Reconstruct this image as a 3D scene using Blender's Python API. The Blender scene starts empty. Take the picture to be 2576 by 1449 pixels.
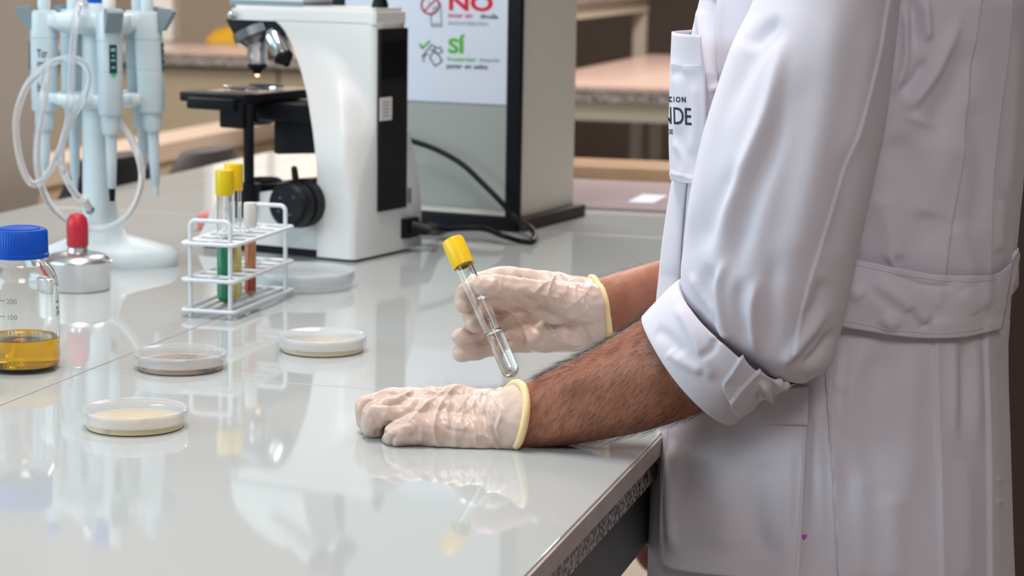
import bpy, bmesh, math, random
import numpy as np
from mathutils import Vector, Matrix
from mathutils.bvhtree import BVHTree

# ------------------------------------------------------------------ camera, light, exposure
C = bpy.context.scene.collection
SC = bpy.context.scene
ZT = 0.90                       # height of the bench top
F_PX, CAM_H = 5460.0, 0.424
PITCH = math.atan(854 / 5460)
CP, SP = math.cos(PITCH), math.sin(PITCH)
ROLL = math.radians(0.9)
CR, SR = math.cos(ROLL), math.sin(ROLL)
cam_d = bpy.data.cameras.new('camera')
cam = bpy.data.objects.new('camera', cam_d)
C.objects.link(cam)
cam.location = (0, 0, ZT + CAM_H)
cam.rotation_euler = (Matrix.Rotation(math.pi / 2 - PITCH, 3, 'X') @ Matrix.Rotation(ROLL, 3, 'Z')).to_euler()
cam_d.sensor_width = 36
cam_d.lens = 36 * F_PX / 2576
cam_d.clip_start = 0.05
cam_d.dof.use_dof = True
cam_d.dof.focus_distance = 1.88
cam_d.dof.aperture_fstop = 9.8
SC.camera = cam
SC.view_settings.view_transform = 'Standard'
SC.view_settings.look = 'None'
SC.view_settings.exposure = 0.08
SC.view_settings.gamma = 1.0
SC.view_settings.use_curve_mapping = False

w = bpy.data.worlds.new('world')
SC.world = w
w.use_nodes = True
w.node_tree.nodes['Background'].inputs[0].default_value = (0.75, 0.85, 1.0, 1)
w.node_tree.nodes['Background'].inputs[1].default_value = 0.4

TH = math.radians(15.3)         # the benches and the room run along this heading
SA, CA = math.sin(TH), math.cos(TH)


def B(b, a, z=0.0):             # room axes: b across (right), a along (away), z above the bench top
    return Vector((b * CA + a * SA, -b * SA + a * CA, z + ZT))


def area(name, loc, target, sx, sy, power, col):
    d = bpy.data.lights.new(name, 'AREA')
    d.shape = 'RECTANGLE'
    d.size, d.size_y, d.energy, d.color = sx, sy, power, col
    o = bpy.data.objects.new(name, d)
    C.objects.link(o)
    o.location = loc
    o.rotation_euler = (Vector(target) - Vector(loc)).to_track_quat('-Z', 'Y').to_euler()
    return o


area('window_daylight', B(-3.3, 0.4, 1.05), B(-0.6, 2.2, 0.05), 2.6, 1.5, 48, (0.61, 0.855, 1.0))
area('ceiling_lamp_near', B(-0.9, 1.9, 2.05), B(-0.9, 1.9, 0), 0.6, 1.2, 30, (1.0, 0.915, 0.875))
area('ceiling_lamp_behind', B(0.6, -0.6, 2.05), B(0.6, -0.6, 0), 1.2, 1.2, 36, (1.0, 0.94, 0.955))
area('ceiling_lamp_middle', B(-1.3, 4.6, 2.05), B(-1.3, 4.6, 0), 0.6, 1.2, 40, (1.0, 0.97, 0.95))
area('ceiling_lamp_far', B(-3.6, 6.3, 2.05), B(-3.6, 6.3, 0), 0.6, 1.2, 60, (1.0, 0.90, 0.82))
area('ceiling_lamp_right', B(-0.6, 7.4, 2.05), B(-0.6, 7.4, 0), 0.6, 1.2, 105, (1.0, 0.90, 0.83))

# ------------------------------------------------------------------ helpers
R = random.Random(7)
NP = np.random.default_rng(7)


def ray(px, py):
    u0, v0 = (px - 1288) / F_PX, (py - 724.5) / F_PX
    u, v = u0 * CR + v0 * SR, v0 * CR - u0 * SR
    return np.array([u, CP - v * SP, -SP - v * CP])


def P(px, py, Y):               # point of the photograph's line of sight at distance Y
    d = ray(px, py)
    t = Y / d[1]
    return np.array([d[0] * t, Y, d[2] * t + ZT + CAM_H])


def at(px, py, z=0.0):          # point of that line at height z above the bench top
    d = ray(px, py)
    t = (z - CAM_H) / d[2]
    return np.array([d[0] * t, d[1] * t, z + ZT])


def project(co):
    r = co - np.array([0, 0, ZT + CAM_H])
    zc = r[:, 1] * CP - r[:, 2] * SP
    yc = r[:, 1] * SP + r[:, 2] * CP
    u, v = r[:, 0] / zc, -yc / zc
    return np.stack([1288 + F_PX * (u * CR - v * SR), 724.5 + F_PX * (u * SR + v * CR)], 1)


def mesh_obj(name, verts, faces, mat=None, parent=None, smooth=True, angle=None):
    me = bpy.data.meshes.new(name)
    me.from_pydata([tuple(map(float, v)) for v in verts], [], [tuple(int(i) for i in f) for f in faces])
    me.update()
    if smooth:
        me.polygons.foreach_set('use_smooth', [True] * len(me.polygons))
        if angle:
            me.set_sharp_from_angle(angle=math.radians(angle))
    o = bpy.data.objects.new(name, me)
    C.objects.link(o)
    if mat:
        me.materials.append(mat)
    if parent:
        o.parent = parent
        o.matrix_parent_inverse = Matrix.Identity(4)
    return o


def tag(o, label=None, cat=None, group=None, kind=None):
    for k, v in (('label', label), ('category', cat), ('group', group), ('kind', kind)):
        if v:
            o[k] = v
    return o


def thing(name, label, cat, group=None):
    o = bpy.data.objects.new(name, None)
    C.objects.link(o)
    return tag(o, label, cat, group)


class MB:                       # collects shapes of ONE mesh
    def __init__(self):
        self.v, self.f = [], []
        self.bev = False

    def add(self, vs, fs):
        n = len(self.v)
        self.v += [tuple(map(float, x)) for x in vs]
        self.f += [tuple(i + n for i in f) for f in fs]
        return self

    def box(self, c, s, xf=None, bev=0.0):
        x, y, z = s[0] / 2, s[1] / 2, s[2] / 2
        if bev <= 0:
            vs = [(i * x, j * y, k * z) for i in (-1, 1) for j in (-1, 1) for k in (-1, 1)]
            fs = [(0, 1, 3, 2), (4, 6, 7, 5), (0, 4, 5, 1), (2, 3, 7, 6), (0, 2, 6, 4), (1, 5, 7, 3)]
        else:
            self.bev = True
            bm = bmesh.new()
            bmesh.ops.create_cube(bm, size=1)
            for q in bm.verts:
                q.co = (q.co.x * s[0], q.co.y * s[1], q.co.z * s[2])
            bmesh.ops.bevel(bm, geom=bm.edges[:] + bm.verts[:], offset=bev, segments=2, affect='EDGES', profile=0.5)
            bm.verts.index_update()
            vs = [tuple(q.co) for q in bm.verts]
            fs = [tuple(q.index for q in f.verts) for f in bm.faces]
            bm.free()
        vs = [(a + c[0], b + c[1], d + c[2]) for a, b, d in vs]
        if xf:
            vs = [tuple(xf(*p)) for p in vs]
        return self.add(vs, fs)

    def grid(self, rows, closed=True, cap0=False, cap1=False):
        rows = np.asarray(rows, float)
        n, m = rows.shape[:2]
        fs = []
        for i in range(n - 1):
            for j in range(m if closed else m - 1):
                k = (j + 1) % m
                fs.append((i * m + j, i * m + k, (i + 1) * m + k, (i + 1) * m + j))
        if cap0:
            fs.append(tuple(range(m - 1, -1, -1)))
        if cap1:
            fs.append(tuple((n - 1) * m + j for j in range(m)))
        return self.add(rows.reshape(-1, 3), fs)

    def lathe(self, prof, c=(0, 0, 0), seg=40, axis=None, rib=0, ribd=0.0, cap0=False, cap1=False):
        ax = Vector(axis or (0, 0, 1)).normalized()
        u = ax.orthogonal().normalized() if axis else Vector((1, 0, 0))
        v = ax.cross(u)
        rows = []
        for r, z, *fl in prof:
            row = []
            for j in range(seg):
                t = 2 * math.pi * j / seg
                rr = r * (1 + (ribd * (math.cos(rib * t)) if rib and fl else 0))
                row.append(tuple(Vector(c) + ax * z + u * (rr * math.cos(t)) + v * (rr * math.sin(t))))
            rows.append(row)
        return self.grid(rows, True, cap0, cap1)

    def tube(self, pts, r, seg=8, caps=True, closed=False):
        pts = [Vector(p) for p in pts]
        n = len(pts)
        rr = r if hasattr(r, '__len__') else [r] * n
        rows = []
        u = None
        for i, p in enumerate(pts):
            a, b = pts[max(i - 1, 0)], pts[min(i + 1, n - 1)]
            if closed:
                a, b = pts[i - 1], pts[(i + 1) % n]
            t = (b - a).normalized()
            u = t.orthogonal().normalized() if u is None else (u - t * u.dot(t)).normalized()
            v = t.cross(u)
            rows.append([tuple(p + u * (rr[i] * math.cos(2 * math.pi * j / seg)) + v * (rr[i] * math.sin(2 * math.pi * j / seg))) for j in range(seg)])
        if closed:
            rows.append(rows[0])
            return self.grid(rows, True)
        return self.grid(rows, True, caps, caps)

    def capsule(self, p0, r0, p1, r1, seg=14):
        p0, p1 = Vector(p0), Vector(p1)
        d = p1 - p0
        L = d.length
        d = d.normalized() if L > 1e-6 else Vector((0, 0, 1))
        prof = [(max(r0 * math.sin(a), 1e-5), -r0 * math.cos(a)) for a in np.linspace(0.02, math.pi / 2, 5)]
        prof += [(max(r1 * math.cos(a), 1e-5), L + r1 * math.sin(a)) for a in np.linspace(0, math.pi / 2 - .02, 5)]
        return self.lathe(prof, p0, seg, tuple(d), cap0=True, cap1=True)

    def prism(self, poly, h0, h1, xf):
        n = len(poly)
        vs = [xf(x, y, h0) for x, y in poly] + [xf(x, y, h1) for x, y in poly]
        fs = [tuple(range(n - 1, -1, -1)), tuple(range(n, 2 * n))] + [(i, (i + 1) % n, n + (i + 1) % n, n + i) for i in range(n)]
        return self.add(vs, fs)

    def build(self, name, mat, parent=None, smooth=True, angle=38):
        bmf = mesh_obj(name, self.v, self.f, mat, parent, smooth, None)
        bm = bmesh.new()
        bm.from_mesh(bmf.data)
        bmesh.ops.recalc_face_normals(bm, faces=bm.faces)
        bm.to_mesh(bmf.data)
        bm.free()
        if smooth:
            bmf.data.polygons.foreach_set('use_smooth', [True] * len(bmf.data.polygons))
            bmf.data.set_sharp_from_angle(angle=math.radians(angle))
            if self.bev:
                wn = bmf.modifiers.new('w', 'WEIGHTED_NORMAL')
                wn.keep_sharp = True
                wn.weight = 100
        return bmf


def catmull(pts, n):
    p = np.asarray(pts, float)
    if len(p) < 3:
        t = np.linspace(0, 1, n)[:, None]
        return p[0] * (1 - t) + p[-1] * t
    q = np.vstack([2 * p[0] - p[1], p, 2 * p[-1] - p[-2]])
    m = len(p) - 1
    out = []
    for x in np.linspace(0, m, n):
        i = min(int(x), m - 1)
        t = x - i
        a, b, c, d = q[i], q[i + 1], q[i + 2], q[i + 3]
        out.append(.5 * (2 * b + (c - a) * t + (2 * a - 5 * b + 4 * c - d) * t * t + (3 * b - a - 3 * c + d) * t ** 3))
    return np.array(out)


def smoothstep(x):
    x = np.clip(x, 0, 1)
    return x * x * (3 - 2 * x)


# ------------------------------------------------------------------ materials
def srgb(r, g, b):
    f = lambda c: (c / 12.92 if c <= .04045 else ((c + .055) / 1.055) ** 2.4)
    return (f(r / 255), f(g / 255), f(b / 255), 1)


def mat(name, col, rough=.5, metal=0.0, trans=0.0, ior=1.45, spec=.5, sss=0.0, sssr=(1, .4, .2), sheen=0.0, emit=None, es=0,
        noise=None, bump=None, coat=0.0, alpha=1.0):
    """noise = (scale, second colour, low, high); bump = (scale, strength, distance)"""
    m = bpy.data.materials.new(name)
    m.use_nodes = True
    nt = m.node_tree
    b = nt.nodes['Principled BSDF']
    b.inputs['Base Color'].default_value = col
    b.inputs['Roughness'].default_value = rough
    b.inputs['Metallic'].default_value = metal
    b.inputs['Transmission Weight'].default_value = trans
    b.inputs['IOR'].default_value = ior
    b.inputs['Specular IOR Level'].default_value = spec
    b.inputs['Coat Weight'].default_value = coat
    b.inputs['Alpha'].default_value = alpha
    if sss:
        b.inputs['Subsurface Weight'].default_value = sss
        b.inputs['Subsurface Radius'].default_value = sssr
        b.inputs['Subsurface Scale'].default_value = .006
    if sheen:
        b.inputs['Sheen Weight'].default_value = sheen
    if emit:
        b.inputs['Emission Color'].default_value = emit
        b.inputs['Emission Strength'].default_value = es
    tc = nt.nodes.new('ShaderNodeTexCoord')
    if noise:
        sc, c2, lo, hi = noise
        n = nt.nodes.new('ShaderNodeTexNoise')
        n.inputs['Scale'].default_value = sc
        n.inputs['Detail'].default_value = 5
        nt.links.new(tc.outputs['Object'], n.inputs['Vector'])
        r = nt.nodes.new('ShaderNodeValToRGB')
        r.color_ramp.elements[0].position = lo
        r.color_ramp.elements[0].color = col
        r.color_ramp.elements[1].position = hi
        r.color_ramp.elements[1].color = c2
        nt.links.new(n.outputs['Fac'], r.inputs['Fac'])
        nt.links.new(r.outputs['Color'], b.inputs['Base Color'])
    if bump:
        sc, st, di = bump
        n = nt.nodes.new('ShaderNodeTexNoise')
        n.inputs['Scale'].default_value = sc
        n.inputs['Detail'].default_value = 4
        nt.links.new(tc.outputs['Object'], n.inputs['Vector'])
        bp = nt.nodes.new('ShaderNodeBump')
        bp.inputs['Strength'].default_value = st
        bp.inputs['Distance'].default_value = di
        nt.links.new(n.outputs['Fac'], bp.inputs['Height'])
        nt.links.new(bp.outputs['Normal'], b.inputs['Normal'])
    return m


M = dict(
    tile=mat('porcelain_tile', (.475, .515, .515, 1), .045, noise=(3, (.485, .51, .505, 1), .35, .7), spec=.55),
    joint=mat('joint_grey', (.33, .33, .32, 1), .8),
    tile_edge=mat('tile_edge', (.47, .41, .36, 1), .35, noise=(30, (.42, .36, .31, 1), .4, .6)),
    granite=mat('granite', (.02, .02, .025, 1), .3, noise=(230, (.50, .46, .43, 1), .46, .56)),
    granite_top=mat('pink_granite', (.62, .47, .40, 1), .25, noise=(60, (.52, .38, .33, 1), .4, .7)),
    rail=mat('grey_painted_steel', (.12, .13, .13, 1), .45),
    rail_light=mat('cream_painted_steel', (.40, .37, .30, 1), .5),
    white=mat('white_plastic', (.74, .77, .77, 1), .38),
    offwhite=mat('warm_white_enamel', (.76, .75, .72, 1), .35),
    stand=mat('pale_plastic', (.66, .75, .78, 1), .42),
    pip=mat('pipette_plastic', (.55, .66, .71, 1), .4),
    grey=mat('grey_plastic', (.22, .29, .33, 1), .45),
    black=mat('black_plastic', (.004, .005, .008, 1), .45, spec=.28),
    blackmat=mat('black_matte', (.008, .008, .010, 1), .6, spec=.3, bump=(900, .2, .001)),
    blue=mat('blue_plastic', (.0, .075, .48, 1), .4, spec=.35),
    red=mat('red_rubber', (.55, .02, .045, 1), .4, sss=.1),
    yellow=mat('yellow_plastic', (.86, .56, .003, 1), .35),
    yellow_olive=mat('olive_yellow_plastic', (.72, .54, .004, 1), .4),
    silicone_white=mat('white_rubber', (.72, .70, .64, 1), .5),
    alu=mat('aluminium', (.72, .73, .74, 1), .30, 1.0, bump=(300, .08, .001)),
    chrome=mat('chrome', (.70, .72, .74, 1), .14, 1.0),
    dark_chrome=mat('knurled_steel', (.28, .31, .34, 1), .25, 1.0),
    glass=mat('glass', (.99, 1, .995, 1), .0, trans=1, ior=1.45),
    water=mat('water', (.97, 1, 1, 1), .0, trans=1, ior=1.33),
    plastic_clear=mat('clear_polystyrene', (.86, .90, .92, 1), .05, alpha=.17, spec=.6),
    plastic_haze=mat('hazy_polystyrene', (.84, .89, .92, 1), .14, alpha=.28, spec=.5),
    plastic_rim=mat('polystyrene_rim', (.70, .76, .80, 1), .12, alpha=.34, spec=.6),
    agar=mat('agar', (.74, .57, .28, 1), .25, ior=1.34, noise=(22, (.55, .36, .16, 1), .62, .70)),
    agar_brown=mat('brown_agar', (.42, .25, .11, 1), .2, ior=1.34, noise=(32, (.05, .035, .03, 1), .50, .58)),
    colony=mat('colony', (.55, .36, .18, 1), .5),
    amber=mat('amber_liquid', (1, .53, .003, 1), .0, trans=1, ior=1.34),
    green_l=mat('green_liquid', (.0, .42, .17, 1), .1, trans=.1, ior=1.34),
    yellow_l=mat('yellow_liquid', (1, .80, .26, 1), .05, trans=.6, ior=1.34),
    orange_l=mat('orange_liquid', (1, .40, .17, 1), .1, trans=.3, ior=1.34),
    red_l=mat('red_liquid', (.70, .08, .02, 1), .1, trans=.2, ior=1.34),
    tubing=mat('silicone_tubing', (.95, .97, 1, 1), .12, trans=.80, ior=1.13),
    wire=mat('white_coated_wire', (.72, .76, .80, 1), .35),
    skin=mat('skin', (.40, .165, .095, 1), .50, sss=.12, noise=(38, (.30, .105, .058, 1), .35, .75), bump=(420, .35, .0012)),
    hair=mat('body_hair', (.012, .007, .005, 1), .5),
    glove=mat('latex', (.66, .515, .435, 1), .36, sss=.22, sssr=(1, .6, .42), noise=(26, (.56, .41, .335, 1), .4, .8), bump=(140, .22, .0016)),
    glove_band=mat('latex_rolled_rim', (.86, .66, .34, 1), .45, sss=.2, sssr=(1, .6, .3)),
    cloth=mat('white_cotton', (.66, .645, .715, 1), .88, sheen=.08, noise=(5, (.64, .615, .685, 1), .35, .7), bump=(1500, .12, .0006)),
    cloth_in=mat('white_cotton_inside', (.66, .63, .66, 1), .9),
    thread=mat('white_thread', (.62, .60, .63, 1), .8),
    ink=mat('navy_thread', (.012, .014, .035, 1), .7),
    trousers=mat('dark_trousers', (.03, .035, .05, 1), .8),
    shoe=mat('dark_shoe', (.02, .018, .016, 1), .5),
    panel=mat('grey_green_panel', (.36, .40, .38, 1), .16, spec=.5),
    panel_side=mat('beige_enamel', (.80, .775, .70, 1), .4),
    paper=mat('paper', (.62, .69, .80, 1), .7),
    paper_white=mat('white_paper', (.74, .74, .72, 1), .7),
    ink_red=mat('red_ink', (.56, .01, .025, 1), .7),
    ink_green=mat('green_ink', (.08, .42, .03, 1), .7),
    ink_dark=mat('dark_ink', (.035, .045, .07, 1), .7),
    ink_grey=mat('grey_ink', (.18, .22, .28, 1), .7),
    grad=mat('white_enamel_print', (.80, .80, .78, 1), .6),
    wall_tan=mat('tan_paint', (.44, .345, .265, 1), .8, noise=(1.5, (.40, .315, .24, 1), .3, .7)),
    wall_dark=mat('dark_brown_boards', (.072, .048, .038, 1), .6, noise=(2, (.058, .036, .028, 1), .3, .7)),
    wall_pale=mat('pale_wall_paint', (.56, .53, .49, 1), .8),
    pillar=mat('pillar_paint', (.37, .31, .265, 1), .7),
    ceiling=mat('ceiling_paint', (.72, .71, .69, 1), .9),
    floor=mat('floor_tiles', (.50, .42, .36, 1), .35, noise=(4, (.45, .38, .32, 1), .3, .7)),
    cab=mat('olive_beige_laminate', (.36, .31, .22, 1), .5),
    cabline=mat('laminate_edge', (.16, .13, .09, 1), .6),
    desk=mat('beige_laminate', (.50, .40, .315, 1), .5),
    reflect_tan=mat('tan_reflection', (.42, .27, .16, 1), .4, noise=(14, (.35, .21, .12, 1), .35, .7)),
    lilac=mat('lilac_reflection', (.42, .35, .37, 1), .25),
    reflect_blue=mat('pale_blue_reflection', (.62, .68, .80, 1), .6),
    chair=mat('black_upholstery', (.012, .013, .018, 1), .6),
    chair_top=mat('grey_upholstery', (.085, .075, .078, 1), .8),
    pink=mat('pink_rubber', (.62, .20, .18, 1), .5),
    dark_red=mat('dark_red_vinyl', (.16, .015, .012, 1), .45),
    lamp=mat('lens_glow', (1, .6, .3, 1), .3, emit=(1, .55, .28, 1), es=3),  # glow painted on an objective's front lens, which is no lamp
    lit=mat('lit_diffuser', (.9, .9, .9, 1), .5, emit=(1, .95, .9, 1), es=2.2),
    sky=mat('lit_window_pane', (.8, .9, 1, 1), .3, emit=(.85, .93, 1, 1), es=2.6),
    warm_pane=mat('lit_frosted_pane', (1, .9, .8, 1), .4, emit=(1, .80, .68, 1), es=.6),
    purple=mat('purple_stain', (.55, .10, .60, 1), .8),
    screen=mat('dark_display', (.004, .03, .045, 1), .25),
    digits=mat('pale_digits', (.25, .50, .55, 1), .5),
    green=mat('green_marker', (.02, .55, .12, 1), .5),
)


def text(name, s, mtl, parent, fn, size=1.0, bold=0.0, sx=1.0, align='LEFT', spacing=1.0, clip_x=None, fine=0):
    """lettering as a flat mesh; fn maps the letters' (x, y), in capital heights, to a point"""
    cu = bpy.data.curves.new(name, 'FONT')
    cu.body = s
    cu.size = size
    cu.offset = bold
    cu.align_x = align
    cu.space_character = spacing
    cu.resolution_u = 3
    o = bpy.data.objects.new(name + '_src', cu)
    C.objects.link(o)
    dg = bpy.context.evaluated_depsgraph_get()
    me = bpy.data.meshes.new_from_object(o.evaluated_get(dg))
    bpy.data.objects.remove(o)
    bpy.data.curves.remove(cu)
    bm = bmesh.new()
    bm.from_mesh(me)
    if clip_x is not None:
        bmesh.ops.bisect_plane(bm, geom=bm.verts[:] + bm.edges[:] + bm.faces[:], plane_co=(clip_x / sx, 0, 0), plane_no=(-1, 0, 0), clear_outer=True)
    if fine:
        bmesh.ops.triangulate(bm, faces=bm.faces[:])
        for _ in range(fine):
            bmesh.ops.subdivide_edges(bm, edges=[e for e in bm.edges if e.calc_length() > .12], cuts=1)
            bmesh.ops.triangulate(bm, faces=bm.faces[:])
        bm.verts.index_update()
    vs = [fn(v.co.x * sx, v.co.y) for v in bm.verts]
    fs = [tuple(v.index for v in f.verts) for f in bm.faces]
    bm.free()
    bpy.data.meshes.remove(me)
    return mesh_obj(name, vs, fs, mtl, parent, smooth=False)


def structure(o):
    o['kind'] = 'structure'
    return o


# ------------------------------------------------------------------ room
def slab(name, b0, b1, a0, a1, z0, z1, m, parent=None, bev=0):
    return MB().box(((b0 + b1) / 2, (a0 + a1) / 2, (z0 + z1) / 2), (b1 - b0, a1 - a0, z1 - z0), lambda x, y, z: B(x, y, z), bev).build(name, m, parent, smooth=bev > 0)


structure(slab('floor', -6, 4, -4, 12.1, -1.0, -0.9, M['floor']))
structure(slab('ceiling', -6, 4, -4, 12.1, 2.2, 2.3, M['ceiling']))
structure(slab('wall_left', -6.1, -6, -4, 12.1, -.9, 2.2, M['wall_pale']))
structure(slab('wall_right', 4, 4.1, -4, 12.1, -.9, 2.2, M['wall_dark']))
structure(slab('wall_front', -6, 4, -4.1, -4, -.9, 2.2, M['wall_pale']))
structure(slab('wall_back', -3.3, 4, 11.0, 11.2, -.9, 2.2, M['wall_dark']))
structure(slab('wall_rear', -6, -3.3, 10.0, 11.2, -.9, 2.2, M['wall_tan']))
structure(slab('baseboard_back', -3.3, 4, 10.97, 11.0, -.9, -.66, M['black']))
structure(slab('wall_pillar', -2.5, -1.765, 3.20, 3.36, -.9, 2.2, M['pillar']))
# windows of the left wall: frame and lit panes
for i, a in enumerate((-1.2, 1.0, 8.2)):
    fr = structure(slab('window_%d' % (i + 1), -6, -5.96, a - .95, a + .95, .25, 1.85, M['white']))
    for k in (-1, 1):
        slab('pane', -5.958, -5.95, a + k * .46 - .42, a + k * .46 + .42, .32, 1.78, M['sky'], fr)
fr = structure(slab('window_4', -4.32, -3.62, 9.965, 10.0, .42, 1.45, M['white']))
for k in (0, 1):
    slab('pane', -4.27 + k * .33, -3.99 + k * .33, 9.955, 9.965, .47, 1.40, M['warm_pane'], fr)
# ceiling lamps
for n_, (b, a) in enumerate(((-.9, 1.9), (.6, -.6), (-1.3, 4.6), (-3.6, 6.3), (-.6, 7.4))):
    t = thing('ceiling_light', ['white ceiling light panel above the near end of the bench', 'white ceiling light panel behind the camera',
                                'white ceiling light panel above the far end of the bench', 'white ceiling light panel over the back counter',
                                'white ceiling light panel over the granite benches'][n_], 'lamp', 'ceiling light panels')
    slab('frame', b - .34, b + .34, a - .64, a + .64, 2.12, 2.2, M['white'], t)
    slab('diffuser', b - .3, b + .3, a - .6, a + .6, 2.10, 2.12, M['lit'], t)

# ------------------------------------------------------------------ main bench
BR, BL = -0.368, -1.675
bench = thing('lab_bench', 'long white tiled laboratory bench with granite edge under the microscope', 'bench')
cols = [(BR, -.972), (-.972, -1.576), (-1.576, BL)]
cuts = [-.6, .747, 1.955, 3.163, 4.20]
for b1, b0 in cols:
    for a0, a1 in zip(cuts[:-1], cuts[1:]):
        g = .0006
        slab('tile', b0 + g, b1 - g, a0 + g, a1 - g, -.014, 0, M['tile'], bench, .0012)
slab('joint_bed', BL + .002, BR - .002, -.598, 4.198, -.018, -.0025, M['joint'], bench)
slab('edge_trim', BR - .004, BR + .0015, -.6, 4.2, -.019, -.0022, M['tile_edge'], bench, .001)
slab('granite_slab', BL + .004, BR - .006, -.596, 4.196, -.044, -.018, M['granite'], bench)
slab('rail', BR - .055, BR - .022, -.5, 4.1, -.118, -.044, M['rail'], bench)
slab('rail', BL + .022, BL + .055, -.5, 4.1, -.118, -.044, M['rail'], bench)
for bb in (BR - .04, BL + .04):
    for aa in (-.45, 1.0, 4.05):
        slab('leg', bb - .02, bb + .02, aa - .02, aa + .02, -.9, -.044, M['rail'], bench)

# ------------------------------------------------------------------ background furniture
def granite_bench(label, b0, b1, a0, a1, zt, legs):
    t = thing('granite_bench', label, 'bench', 'granite topped benches in the back')
    slab('granite_top', b0, b1, a0, a1, zt - .012, zt, M['granite_top'], t)
    slab('granite_edge', b0 + .003, b1 - .003, a0 + .003, a1 - .003, zt - .05, zt - .012, M['granite'], t)
    for q in ((b0 + .03, b1 - .03, a0 + .03, a0 + .07), (b0 + .03, b1 - .03, a1 - .07, a1 - .03), (b0 + .03, b0 + .07, a0 + .07, a1 - .07), (b1 - .07, b1 - .03, a0 + .07, a1 - .07)):
        slab('rail', q[0], q[1], q[2], q[3], zt - .11, zt - .05, M['rail_light'], t)
    for bb, aa in legs:
        slab('leg', bb - .025, bb + .025, aa - .025, aa + .025, -.9, zt - .05, M['rail_light'], t)
    return t


def ba(px, py, z):
    p = at(px, py, z)
    return p[0] * CA - p[1] * SA, p[0] * SA + p[1] * CA


b2, a2 = ba(1275, 210, 0)
bl, al = ba(1668, 243, 0)
granite_bench('granite topped bench with cream steel frame seen beside the white coat', b2, b2 + 1.3, a2, a2 + 2.2, 0,
              [(bl, a2 + .05), (b2 + .05, a2 + .05), (b2 + .05, a2 + 2.15), (b2 + 1.25, a2 + .05), (bl - .10, a2 + 1.3)])
granite_bench('taller granite bench with cream frame behind the nearer granite bench', -2.40, -1.84, 6.95, 8.95, .285,
              [(-1.90, 8.90), (-1.90, 7.0), (-2.35, 8.90), (-2.35, 7.0)])
# low beige ledge below the granite bench
tag(slab('step_platform', b2 + .50, b2 + 1.3, a2 + .1, a2 + 2.0, -.42, -.36, M['desk']), 'low beige wooden platform under the granite bench by the coat', 'platform')

# back counter on the left
bc, ac = ba(430, 128, 0)
ctr = thing('back_counter', 'back counter with granite top and olive beige cupboards behind pipette stand', 'counter')
slab('granite_top', bc - 2.2, bc + .95, ac, ac + .6, -.012, .0, M['granite_top'], ctr)
slab('granite_edge', bc - 2.2, bc + .95, ac + .004, ac + .6, -.055, -.012, M['granite'], ctr)
slab('body', bc - 2.18, bc + .93, ac + .06, ac + .6, -.9, -.055, M['cabline'], ctr)
for k in range(6):
    d = slab('door', bc - 2.16 + k * .52 + .006, bc - 2.16 + (k + 1) * .52 - .006, ac + .042, ac + .06, -.80, -.07, M['cab'], ctr, .003)
    slab('handle', bc - 2.16 + k * .52 + .44, bc - 2.16 + k * .52 + .455, ac + .02, ac + .042, -.25, -.13, M['dark_chrome'], d)
y0 = at(560, 100, .03)
bq, aq = ba(562, 112, 0)
yc = MB()
rows = []
for i in range(14):
    s = i / 13
    row = []
    for j in range(20):
        t = 2 * math.pi * j / 20
        rr = (.11 + .02 * math.sin(3 * t + 1)) * math.cos(s * math.pi / 2) ** .6 + 1e-4
        row.append(tuple(B(bq + rr * 1.25 * math.cos(t), aq + .12 + rr * math.sin(t), .001 + .055 * math.sin(s * math.pi / 2) * (1 + .35 * math.sin(2 * t + s * 5)))))
    rows.append(row)
tag(yc.grid(rows, True, True, True).build('cleaning_cloth', mat('yellow_cloth', (.62, .34, .02, 1), .9)), 'crumpled yellow cloth lying on the granite back counter', 'cloth')
pbx = P(408, 60, 9.55)
tag(MB().box((pbx[0], pbx[1], ZT + .28), (.125, .20, .5598), None, .01).build('storage_box', M['offwhite']), 'tall pale box standing on the back counter behind the stand', 'box')

# low desk on the left, parallel to the bench
p0, p1 = ba(290, 385, -.2), ba(575, 322, -.2)
bd = (p0[0] + p1[0]) / 2
dk = thing('low_desk', 'low beige desk running away behind the pipette stand', 'desk')
slab('desktop', bd - .16, bd + .02, p0[1] - .9, p1[1] + .9, -.26, -.2, M['desk'], dk, .004)
slab('side_panel', bd - .02, bd, p0[1] - .8, p1[1] + .8, -.9, -.26, M['wall_tan'], dk)
slab('side_panel', bd - .15, bd - .13, p0[1] - .8, p1[1] + .8, -.9, -.26, M['wall_tan'], dk)


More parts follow.
